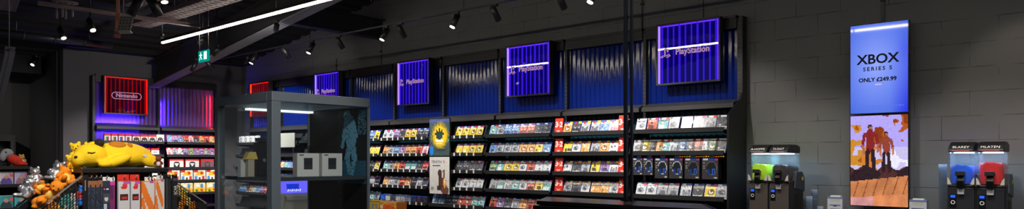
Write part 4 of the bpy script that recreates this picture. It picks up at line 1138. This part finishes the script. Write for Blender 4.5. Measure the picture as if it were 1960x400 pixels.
# ------------------------------------------------------------------ counter with drinks machines
CTZ = .95
c = thing('drinks_counter', 'dark counter along the grey block wall under the drinks machines', 'counter', (6.7, 0.0, 0))
m = MB(); m.box(0, .93, -.2, 3.1, CTZ-.04, CTZ); part('worktop', m, M['dark_front'], c, bevel=.004)
m = MB(); m.box(.04, .92, -.18, 3.08, 0, CTZ-.041); part('body', m, M['black'], c)
def slush_machine(label, loc, ices, words, front):
    t = thing('slush_machine', label, 'drinks machine', loc, ROT)
    W = .42; zt_ = .435
    m = MB(); m.box(-W/2, W/2, -.13, .26, .06, zt_); part('body', m, M['black'], t, bevel=.012)
    for sx in (-1, 1):
        m = MB(); m.box(sx*.105-.095, sx*.105+.095, -.139, -.1305, .08, zt_-.03); part('front_panel', m, M[front], t, bevel=.004)
    m = MB(); m.prism([(-.02, zt_-.08), (.27, zt_-.12), (.27, zt_+.03), (.20, zt_+.09), (.03, zt_+.09)], 'x', -W/2-.004, W/2+.012)
    part('cooling_housing', m, M['slate'], t, bevel=.01)
    m = MB()
    for i in range(6): m.box(W/2+.0005, W/2+.003, .02+.032*i, .038+.032*i, .1, .3)
    part('vent', m, M['black_gloss'], t)
    m = MB(); m.box(W/2+.0125, W/2+.0135, .17, .22, zt_+.0, zt_+.035); part('warning_sticker', m, mat('sticker', (230,200,30), .5), t)
    m = MB(); m.box(-W/2, W/2, -.30, -.13, 0, .045); m.box(-W/2, W/2, -.13, .26, 0, .06); part('drip_tray', m, M['black'], t, bevel=.005)
    for k_, sx in enumerate((-1, 1)):
        x = sx*.105; hw = .088
        # clear tank: rounded front, tall
        def outline(hw_, yf, yb, n=8):
            pts = []
            for i in range(n+1):
                a_ = math.pi + math.pi*i/n; pts.append((x+hw_*math.cos(a_), yf+.05+.05*math.sin(a_)*1.0))
            return pts + [(x+hw_, yb), (x-hw_, yb)]
        m = MB(); m.prism(outline(hw, -.15, .19), 'z', zt_+.002, zt_+.275, smooth=False); part('tank', m, M['tank'], t)
        ih = ices[k_][1]
        m = MB(); o0 = outline(hw-.007, -.142, .175); nn = len(o0)
        lay = []
        for lv, (zz, sc) in enumerate(((zt_+.006, .93), (zt_+.03, 1.0), (zt_+ih*.8, 1.0), (zt_+ih, .96))):
            lay.append([(x+(p[0]-x)*sc, p[1], zz + (0 if lv < 3 else .014*math.sin(p[0]*90+p[1]*40))) for p in o0])
        m.add([p for L in lay for p in L], [(l*nn+i, l*nn+(i+1)%nn, (l+1)*nn+(i+1)%nn, (l+1)*nn+i) for l in range(3) for i in range(nn)] + [tuple(reversed(range(nn))), tuple(range(3*nn, 4*nn))])
        part('slush_ice', m, M[ices[k_][0]], t)
        m = MB(); m.tube((x, -.10, zt_+.06), (x, .17, zt_+.06), .03, 12); part('auger', m, M['cream_plastic'], t)
        lp = MB(); lp.prism([(-.168, zt_+.277), (.20, zt_+.277), (.20, zt_+.345), (.10, zt_+.365), (-.04, zt_+.365), (-.13, zt_+.33), (-.165, zt_+.295)], 'x', x-hw-.006, x+hw+.006)
        lo_ = part('lid', lp, M['black'], t, bevel=.01)
        letters('lettering', words[k_], .036, (x, -.155, zt_+.3175), M['white_letter'], t, rot=(R(48),0,0), ext=.0004)
        m = MB(); m.cbox((x, -.1685, zt_+.290), .13, .002, .010); part('badge_line', m, mat('badge', (190,120,110), .5), t)
        m = MB(); m.box(x-.06, x+.06, -.10, .12, zt_+.268, zt_+.274); part('tank_lamp', m, M['cyan_glow'], t)
        # dispensing tap
        m = MB(); m.prism([(-.185, zt_-.035), (-.152, zt_-.035), (-.152, zt_+.075), (-.175, zt_+.075), (-.195, zt_+.03)], 'x', x-.026, x+.026); part('tap', m, M['black_gloss'], t, bevel=.005)
        m = MB(); m.prism([(-.21, zt_+.076), (-.15, zt_+.076), (-.15, zt_+.092), (-.205, zt_+.115)], 'x', x-.036, x+.036); part('tap_handle', m, M['black'], t, bevel=.004)
        m = MB(); m.box(x-.024, x+.024, -.165, -.1395, zt_-.085, zt_-.036); part('nozzle', m, M['steel_tap'], t, bevel=.003)
        m = MB(); m.box(x-.085, x-.035, -.1425, -.1395, zt_-.20, zt_-.085); part('control_panel', m, M['black_gloss'], t)
        m = MB(); m.box(x-.077, x-.043, -.1445, -.1428, zt_-.115, zt_-.093); part('display', m, M['blue_lcd'], t)
        m = MB(); n = 16
        m.add([(x-.06+rr*math.cos(2*math.pi*i/n), -.1432, zt_-.155+rr*math.sin(2*math.pi*i/n)) for rr in (.017,.011) for i in range(n)], [(i,(i+1)%n,n+(i+1)%n,n+i) for i in range(n)])
        part('button', m, M['white_letter'], t)
        m = MB(); m.prism([(x-hw-.01, zt_), (x-hw+.02, zt_), (x-hw+.005, zt_+.04), (x-hw-.01, zt_+.06)], 'y', -.165, -.155); part('tank_clip', m, M['cream_plastic'], t); m = MB(); m.prism([(x+hw-.02, zt_), (x+hw+.01, zt_), (x+hw+.01, zt_+.06), (x+hw-.005, zt_+.04)], 'y', -.165, -.155)
        part('tank_clip', m, M['cream_plastic'], t)
    return t
slush_machine('twin drinks machine with blue and red ice at the right', (7.18, pt(1866,300,X=7.0).y, CTZ+.001), [('blue_ice',.16),('red_ice',.185)], ['BLAREY','MLATEN'], 'dark_front')
slush_machine('twin drinks machine with lime green and brown ice at the left', (7.18, pt(1468,300,X=7.05).y-.02, CTZ+.001), [('lime_ice',.16),('cola_ice',.155)], ['A-HOPPS','TLOAT'], 'body_brown')
# clear cup stacks, napkin boxes
def cups(label, loc, n, r0=.036):
    t = thing('cup_stack', label, 'cups', loc)
    for i in range(n):
        m = MB(); z = .012*i
        m.lathe([(r0*.72, z), (r0*.98, z+.088), (r0*1.04, z+.09), (r0*1.0, z+.0905), (r0*.70, z+.003)], 14); part('cup', m, M['cup'], t)
cups('tall stack of clear cups left of the blue ice machine', (7.2, pt(1812,360,X=7.2).y+.03, CTZ+.001), 44, .034)
cups('middle-height stack of clear cups beside the lime green machine', (7.2, pt(1549,370,X=7.2).y, CTZ+.001), 17, .030)
cups('tallest stack of clear cups between green machine and napkins', (7.34, pt(1559,370,X=7.34).y, CTZ+.001), 22, .032)
cups('short stack of clear cups nearest the left napkin box', (7.2, pt(1570,370,X=7.2).y, CTZ+.001), 9, .028)
def napkin(label, px, py):
    p = pt(px, py, X=7.2); h = p.z-CTZ
    t = thing('napkin_box', label, 'napkin holder', (7.2, p.y, CTZ+.001), R(-90))
    a = Art(16, 30, (200,204,212)); a.rect(.0,0,1,.05,(110,130,170)); a.rect(.2,.05,.8,.16,(196,194,180)); a.rect(.12,.28,.88,.31,(60,80,130)); a.ell(.5,.295,.22,.03,(60,80,130)); a.rect(.2,.4,.8,.43,(120,130,160))
    m = MB(); m.box(-.07,.07,.001,.07,0,h,0,(110,125,165)); m.art(-.069,.069,.001,h-.001,0,a.g,0); part('carton', m, M['print_matt'], t)
    m = MB(); m.box(-.045,.045,.012,.06,h,h+.012); part('napkins', m, M['white_paper'], t)
napkin('pale blue napkin box between the left drinks machine and the screen', 1598, 377)
napkin('pale blue napkin box right of the wall screen', 1757, 383)

# ------------------------------------------------------------------ black hooded unit in the centre foreground with two poles
u = thing('black_demo_unit', 'black hooded demo unit below the sale cards at the bottom edge', 'kiosk', (4.2, 0, 0))
def slab(n0, n1, f0, f1, xn, xf): return [(xn, n0), (xf, f0), (xf, f1), (xn, n1)]
m = MB(); m.prism(slab(1.98,3.45,2.31,3.75,0,.5), 'z', 1.25, 1.28); m.prism(slab(1.97,3.47,2.30,3.76,-.02,.5), 'z', 1.205, 1.244)
part('hood', m, M['black_gloss'], u, bevel=.006)
m = MB(); m.prism(slab(2.03,3.40,2.34,3.68,.03,.46), 'z', .98, 1.204); part('fascia', m, mat('navy_fascia', (16,22,52), .3, coat=.2), u, 'dark navy fascia')
m = MB(); m.prism(slab(2.06,3.36,2.36,3.64,.07,.43), 'z', 0, .979); part('body', m, M['black'], u)
m = MB(); m.prism([(0,1.955),(.49,2.28),(.49,2.296),(0,1.967)], 'z', 1.205, 1.28); part('end_cheek', m, M['slate'], u, 'grey end cheek')
pole_y = []
for i, (px, wd_, lb) in enumerate(((1197.5, .026, 'left'), (1209, .020, 'right'))):
    p = pt(px, 382, X=4.62)
    t = thing('hanger_pole', f'thin dark upright pole above the demo unit, {lb} one of the pair', 'pole', (p.x, p.y, 1.281))
    m = MB(); m.box(-wd_/2, wd_/2, -wd_/2, wd_/2, .006, roof(p.y)-1.281-.05); part('tube', m, M['frame_pole'] if 'frame_pole' in M else M.setdefault('frame_pole', mat('pole_paint', (46,54,64), .3, .2)), t, bevel=.003)
    m = MB(); m.box(-.03, .03, -.025, .025, 0, .006); part('foot_plate', m, M['black'], t)

# ------------------------------------------------------------------ ceiling fittings
TX, TZ = 5.93, 3.39
def rod(m, p, z1, r=.004): m.tube(p, (p[0], p[1], z1), r, 6)
tr = thing('lighting_track', 'long black lighting track along the game wall', 'lighting track', (TX, 0, TZ))
m = MB(); m.box(-.018, .018, -1.0, 13.6, .0, .016); part('track_rail', m, M['black'], tr)
for y in (0.6, 2.4, 4.2, 6.0, 7.8, 9.3, 11.4, 13.2):
    m = MB(); m.tube((0, y, .016), (0, y, roof(y)-TZ-.03), .004, 6); part('suspension_wire', m, M['black'], tr)
def yt(px, X=TX):
    d = ray(px, 50); return d.y/d.x*X
GAIN = 3.0
def spot(label, top, aim, lit=True, power=40, size=60, blend=.6, length=.17, r=.038, color=(1,.93,.84), drop=.08, track=True):
    t = thing('track_spotlight', label, 'spotlight', top)
    aim = Vector(aim).normalized()
    m = MB(); m.box(-.014, .014, -.05, .05, -.028, -.001); part('adaptor', m, M['black'], t)
    m = MB(); m.tube((0,0,-.028), (0,0,-drop), .008, 8); part('stem', m, M['black'], t)
    c0 = Vector((0,0,-drop)) ; p0 = c0 - aim*.05; p1 = c0 + aim*(length-.05)
    m = MB(); m.tube(p0, p1, r, 16); m.tube(p0-aim*.012, p0, r*.7, 16); part('head', m, M['black'], t)
    m = MB(); m.tube(p1, p1+aim*.004, r*.86, 16); part('lens', m, M['lens'] if lit else M['black_gloss'], t, 'lit lens' if lit else None)
    if power:
        l = bpy.data.lights.new('lamp', 'SPOT'); l.energy = power*GAIN; l.spot_size = R(size); l.spot_blend = blend; l.color = color; l.shadow_soft_size = .035
        o = bpy.data.objects.new('lamp', l); C.objects.link(o); o.parent = t
        o.location = p1 + aim*.012; o.rotation_euler = aim.to_track_quat('-Z', 'Y').to_euler()
    if not track:
        m = MB(); m.tube((0,0,.0), (0,0,max(.05, roof(top[1])-top[2]-.04)), .01, 8); part('drop_rod', m, M['black'], t)
    return t
WALLA = (.62, 0, -.80)
for px, lb in ((545,'first black spotlight right of the red sign, aimed at the wall'), (648,'black spotlight over the gap beside the tie beam'),
               (766,'black spotlight aimed at the wall, second right of the tie beam'), (946,'black spotlight aimed at the wall above the third violet sign'),
               (1072,'black spotlight cut by the top edge left of the poles')):
    spot(lb, (TX, yt(px), TZ), WALLA, False, 62 if px < 600 else 46, 80)
for px, lb in ((487,'lit spotlight nearest the far corner'), (597,'lit spotlight between the corner and the tie beam'), (738,'lit spotlight just right of the tie beam end'),
               (873,'lit spotlight in the middle of the track'), (1137,'lit spotlight cut by the top edge beside the poles')):
    spot(lb, (TX, yt(px), TZ), (-.42, .12, -.9), True, 30, 70)
for y, lb in ((3.4,'spotlight aimed at the headset bay'), (2.2,'spotlight aimed at the wall displays'), (1.0,'spotlight aimed at the blue and red ice machine'), (0.0,'spotlight nearest the camera end of the track')):
    spot(lb, (TX, y, TZ), WALLA if y > 3 else (.46, 0, -.98), False, 26 if y > 3 else 27, 80)
spot('spotlight at the camera end of the track washing the wall beyond the red ice', (TX, .35, TZ), (.85, .16, -.52), False, 9, 40, color=(1,.86,.7))
spot('left one of the dangling black spotlight pair near the far corner', (TX-.35, yt(410), TZ-.06), (-.3,.35,-.9), False, 0, drop=.06)
spot('right one of the dangling black spotlight pair near the far corner', (TX-.25, yt(426), TZ-.06), (.72,.25,-.66), False, 140, 85, drop=.06)
# the pair hang from their own little rail
t = thing('lighting_track', 'short black lighting rail carrying the far spotlight pair', 'lighting track', (TX-.30, yt(418), TZ-.06))
m = MB(); m.box(-.12, .12, -.018, .018, 0, .03); m.tube((0,0,.03), (0,0,roof(yt(418))-TZ+.06-.03), .005, 6); part('track_rail', m, M['black'], t)
# left cluster
def cspot(label, px, py, t_, aim, power, size=70):
    p = pt(px, py, t=t_); aim = Vector(aim).normalized()
    top = p - aim*.12 + Vector((0,0,.08))
    return spot(label, tuple(top), aim, True, power, size, track=False)
cspot('lit spotlight nearest the dark far wall at upper left', 62, 124, 13.0, (-.5,-.3,-.8), 20)
cspot('lit spotlight hanging beside the four white tubes', 122, 73, 10.0, (.15,-.5,-.8), 40)
cspot('lit spotlight under the black duct left of the cable tray', 178, 58, 9.0, (.1,-.55,-.8), 40)
cspot('lit spotlight at the top edge above the cable tray', 315, 4, 7.2, (.0,-.3,-.9), 40)
for px, lb in ((266,'left'),(290,'right')):
    p = pt(px, 5, t=7.2); spot(f'unlit black spotlight at the top edge, {lb} of the pair by the tray', (p.x, p.y, p.z+.1), ((-.4,.2,-.9) if lb == 'left' else (.4,-.1,-.9)), False, 0, track=False, length=.22, r=.045)
# added fill spots, no visible source, brightening plush stand, cabinet, shelves and end wall
spot('unseen added spotlight above the frame lighting the plush stand', (1.6, 3.6, 3.6), (.10,.72,-.62), False, 80, 40, track=False)
spot('unseen added spotlight above the frame lighting the orange toys', (.9, 4.2, 3.6), (.22,.58,-.68), False, 60, 40, track=False)
spot('added fill spotlight above the aisle lighting the end wall bays', (5.5, 11.4, 3.5), (-.12,.80,-.60), False, 110, 52, track=False)
spot('second added fill spotlight above the aisle for the end wall bays', (6.3, 11.9, 3.5), (.05,.78,-.68), False, 80, 52, track=False)
spot('added fill spotlight above the frame over the glass cabinet', (1.3, 1.5, 3.3), (1.25,2.6,-1.72), False, 60, 26, track=False)  # added to brighten the white cabinet boxes from the front

spot('added fill spotlight above the frame at far left over the low shelf', (1.2, 5.6, 3.6), (.02,.72,-.68), False, 60, 50, track=False)  # added to lift the dark figure boxes
spot('added fill spotlight at far left washing the dark wall', (1.5, 12.2, 3.6), (.15,.85,-.45), False, 70, 80, track=False)  # added to lift the recessed left wall
spot('added fill spotlight above the aisle washing the end wall', (4.9, 10.6, 3.5), (-.03,.93,-.18), False, 26, 95, track=False)  # added spill for the end wall
spot('added fill spotlight above the frame washing the far corner', (5.2, 9.0, 3.55), (.42,.85,-.25), False, 30, 80, track=False)  # added spill for the corner wall
spot('added fill spotlight in the dark roof aimed at the far corner bay', (4.7, 11.6, 3.6), (.60,.42,-.56), False, 70, 46, track=False, length=.12)  # added to fill the dark corner bays, lens left black
# LED line
ll = thing('linear_led_light', 'long white linear ceiling light running over the aisle', 'ceiling light', (4.52, 0, 3.385))
m = MB(); m.box(-.022, .022, -2.5, 11.15, .018, .06); part('housing', m, M['black'], ll)
m = MB(); m.box(-.017, .017, -2.49, 11.14, -.004, .0175); part('diffuser', m, M['led_white'], ll, 'glowing diffuser')
for y in (-1.5, 1.5, 4.5, 7.5, 10.6):
    m = MB(); m.tube((0,y,.06), (0,y,roof(y)-3.385-.03), .003, 6); part('suspension_wire', m, M['black'], ll)
# exit sign
ep = pt(390.5, 107.5, t=10.0)
ex_ = thing('exit_sign', 'green hanging running-man exit sign on two rods', 'sign', (ep.x, ep.y, ep.z-.08), ROT)
m = MB(); m.box(-.15,.15,-.012,.012,0,.16); part('housing', m, M['exit_green'], ex_, 'green lit panel')
m = MB()
y_ = -.0135
m.prism([(.02,.03),(.11,.03),(.11,.14),(.02,.14)], 'y', y_, y_+.001)
m.prism([(-.085,.118),(-.065,.118),(-.065,.138),(-.085,.138)], 'y', y_, y_+.001)
m.prism([(-.095,.07),(-.06,.07),(-.055,.112),(-.09,.112)], 'y', y_, y_+.001)
m.prism([(-.12,.095),(-.03,.09),(-.03,.102),(-.12,.107)], 'y', y_, y_+.001)
m.prism([(-.095,.07),(-.08,.07),(-.105,.025),(-.12,.03)], 'y', y_, y_+.001)
m.prism([(-.075,.07),(-.06,.07),(-.03,.04),(-.04,.028)], 'y', y_, y_+.001)
part('pictogram', m, M['exit_white'], ex_, 'white running man and doorway')
m = MB()
for x in (-.14,.14): m.tube((x,0,.16),(x,0,roof(ep.y)-ep.z+.08-.03),.004,6)
part('suspension_rod', m, M['galv'], ex_)

# cable trays, duct, struts at upper left
def tray(label, a, b_, w, m_, side=.06):
    a = Vector(a); b_ = Vector(b_); t = thing('cable_tray', label, 'cable tray', a)
    d = (b_-a); L = d.length; u_ = d.normalized(); sd = u_.cross(Vector((0,0,1))).normalized(); up = sd.cross(u_)
    m = MB()
    n = int(L/.12)
    # perforated base: slats with gaps, plus side flanges
    for i in range(n):
        p = u_*(i+.5)*L/n
        m.bar(p - u_*(L/n*.33), p + u_*(L/n*.33), w, .004)
    for s in (-1, 1): m.bar(sd*s*w/2 + up*side/2, sd*s*w/2 + up*side/2 + d, .004, side); m.bar(sd*s*w*.22, sd*s*w*.22 + d, w*.12, .005)
    part('tray', m, m_, t)
    m = MB()
    for f in (.15, .85):
        p = d*f + up*side; z = roof(a.y+p.y) - a.z - .03
        if z > p.z + .02: m.tube(p, (p.x, p.y, z), .006, 6)
    if m.v: part('hanger_rod', m, M['galv'], t)
    return t
def zpt(px, py, z): d = ray(px, py); t_ = (z-H)/d.z; return d*t_ + Vector((0,0,H))
tray('galvanised cable tray running along the aisle above the exit sign', (4.10, 10.9, 3.55), (4.10, 3.0, 3.55), .30, M['pink_galv'])
tray('second cable tray beside the aisle tray near the top edge', (3.62, 9.9, 3.62), (3.62, 3.0, 3.62), .22, M['pink_galv'])
tray('perforated cable tray in the upper left corner', zpt(18,-6,3.9), zpt(2,50,3.9), .26, M['galv'])
def strut(label, a, b_, w, h, m_, name='steel_strut'):
    t = thing(name, label, 'steel strut', a); a = Vector(a); b_ = Vector(b_)
    m = MB(); m.bar((0,0,0), b_-a, w, h*.12); m.bar(Vector((0,0,h*.5)), b_-a+Vector((0,0,h*.5)), w*.15, h); m.bar(Vector((0,0,h)), b_-a+Vector((0,0,h)), w, h*.12)
    part('strut', m, m_, t)
    m = MB()
    for f in (.1,.9):
        p = (b_-a)*f; z = roof((a+p).y) - a.z - .02
        if z > p.z+h: m.tube((p.x,p.y,p.z+h), (p.x,p.y,z), .006, 6)
    if m.v: part('hanger_rod', m, M['galv'], t)
strut('pinkish steel strut crossing under the cable trays', (2.6, 10.05, 3.50), (4.6, 10.05, 3.50), .06, .04, M['pink_galv'])
strut('pale slanted brace at the far left edge', pt(20,98,t=8.0), pt(-4,200,t=8.3), .10, .05, M['steel'])
d0, d1 = zpt(-20,60,3.62), zpt(214,88,3.62)
t = thing('round_duct', 'dark round duct crossing the upper left ceiling', 'duct', (d0.x, d0.y, 3.62))
m = MB(); m.tube((0,0,0), (d1-d0), .06, 16); 
for f in (.25,.5,.75): m.tube((d1-d0)*f-(d1-d0).normalized()*.02, (d1-d0)*f+(d1-d0).normalized()*.02, .066, 16)
part('pipe', m, mat('duct_paint', (58,58,66), .35, .4), t)
m = MB()
for f in (.2,.8):
    p = (d1-d0)*f; m.tube((p.x,p.y,.06),(p.x,p.y,roof(d0.y+p.y)-3.62-.02),.006,6)
part('hanger_rod', m, M['galv'], t)
# plate with four hanging tubes
p = pt(125, 6, t=9.0)
t = thing('tube_hanger', 'pale plate with four hanging white tubes at the top left', 'fitting', p)
m = MB(); m.lathe([(.15,0),(.15,.025),(.13,.03)], 20, sx=1.0, sy=.5); part('plate', m, M['pink_galv'], t)
for i, (x, y, L) in enumerate(((-.11,0,.20),(-.055,.03,.17),(.02,-.02,.21),(.08,.02,.17))):
    m = MB(); q = Vector((x*CA, -x*SA, 0)) + Vector((y*SA, y*CA, 0)); m.tube(q, q+Vector((0,0,-L)), .013, 10); part('tube', m, M['galv'], t)
m = MB(); m.tube((0,0,.03),(0,0,max(.06, roof(p.y)-p.z-.03)),.008,6); part('hanger_rod', m, M['black'], t)
# hanging perforated bracket with a bundle of cables
p = pt(240, 45, t=8.6)
t = thing('cable_bracket', 'pale perforated bracket hanging below the cable trays', 'bracket', p, R(-20))
m = MB()
rt_ = Euler((R(-20),0,R(-30)))
m.cbox((0,0,0), .17, .006, .20, rt_); m.cbox((0,0.01,-.105), .15, .05, .02, rt_); part('plate', m, mat('pale_bracket', (170,165,150), .6), t)
m = MB()
for i in range(4):
    for j in range(5):
        o = m.cbox((-.06+.04*i, -.004, -.08+.04*j), .014, .004, .012); 
m.xf(rt_.to_matrix().to_4x4()); part('perforations', m, M['black'], t)
m = MB(); m.tube((-.02,.02,.09),(-.02,.02,max(.15, roof(p.y)-p.z-.03)),.006,6); part('hanger_rod', m, M['galv'], t)
p = pt(220, 62, t=8.6)
t = thing('hanging_cable', 'orange-brown cable bundle hanging beside the pale bracket', 'cable', p)
m = MB()
for i in range(4): m.tube((.012*i,0,0),(.012*i+.02,.01,.24),.006,6)
for i in range(4): m.tube((.012*i+.02,.01,.24),(.012*i+.02,.01,max(.3, roof(p.y)-p.z+.02)),.004,6)
part('cable', m, mat('copper_cable', (190,120,86), .5), t)
m = MB(); m.cbox((.02,0,-.04), .07, .05, .05, None); part('junction_box', m, mat('red_box', (120,24,36), .5), t, 'red junction box')
# conduits on the long wall
for px, y0, y1, r_, lb in ((1690,-40,42,.012,'grey conduit dropping to the top of the wall display'), (1346,-40,34,.005,'thin black cable dropping to the big violet sign'),
                      (1229,-40,56,.007,'thin black cable dropping beside the poles'), (729,74,124,.012,'grey conduit dropping from the tie beam to the shelving'), (644,112,139,.006,'thin black cable dropping to the hidden violet sign')):
    a = pt(px, y0, X=XW-.02); b_ = pt(px, y1, X=XW-.02)
    t = thing('wall_conduit', lb, 'conduit', (XW-.02, a.y, b_.z))
    m = MB(); m.tube((0,0,0),(0,0,a.z-b_.z), r_, 8); part('pipe', m, M['steel_dark'] if r_ < .01 else M['steel'], t)
    m = MB(); m.box(-.018,.018,-.018,.018,(a.z-b_.z)*.5-.012,(a.z-b_.z)*.5+.012); part('clip', m, M['steel_dark'], t)

# ------------------------------------------------------------------ camera, world, view
cam = bpy.data.cameras.new('camera'); co = bpy.data.objects.new('camera', cam); C.objects.link(co)
cam.sensor_fit = 'HORIZONTAL'; cam.sensor_width = 36; cam.lens = F/1960*36
cam.shift_y = 105/1960; cam.clip_start = .05; cam.clip_end = 100
co.location = (0, 0, H)
co.rotation_euler = (R(90), 0, -math.atan2(SA, CA))
SC.camera = co
wld = bpy.data.worlds.new('world'); SC.world = wld; wld.use_nodes = True
wld.node_tree.nodes['Background'].inputs[0].default_value = (.35,.38,.45,1); wld.node_tree.nodes['Background'].inputs[1].default_value = .26
SC.view_settings.view_transform = 'Standard'; SC.view_settings.look = 'None'; SC.view_settings.gamma = 1; SC.view_settings.exposure = 0
SC.view_settings.use_curve_mapping = False
SC.cycles.use_denoising = True
SC.cycles.max_bounces = 8; SC.cycles.transparent_max_bounces = 24; SC.cycles.sample_clamp_indirect = 6
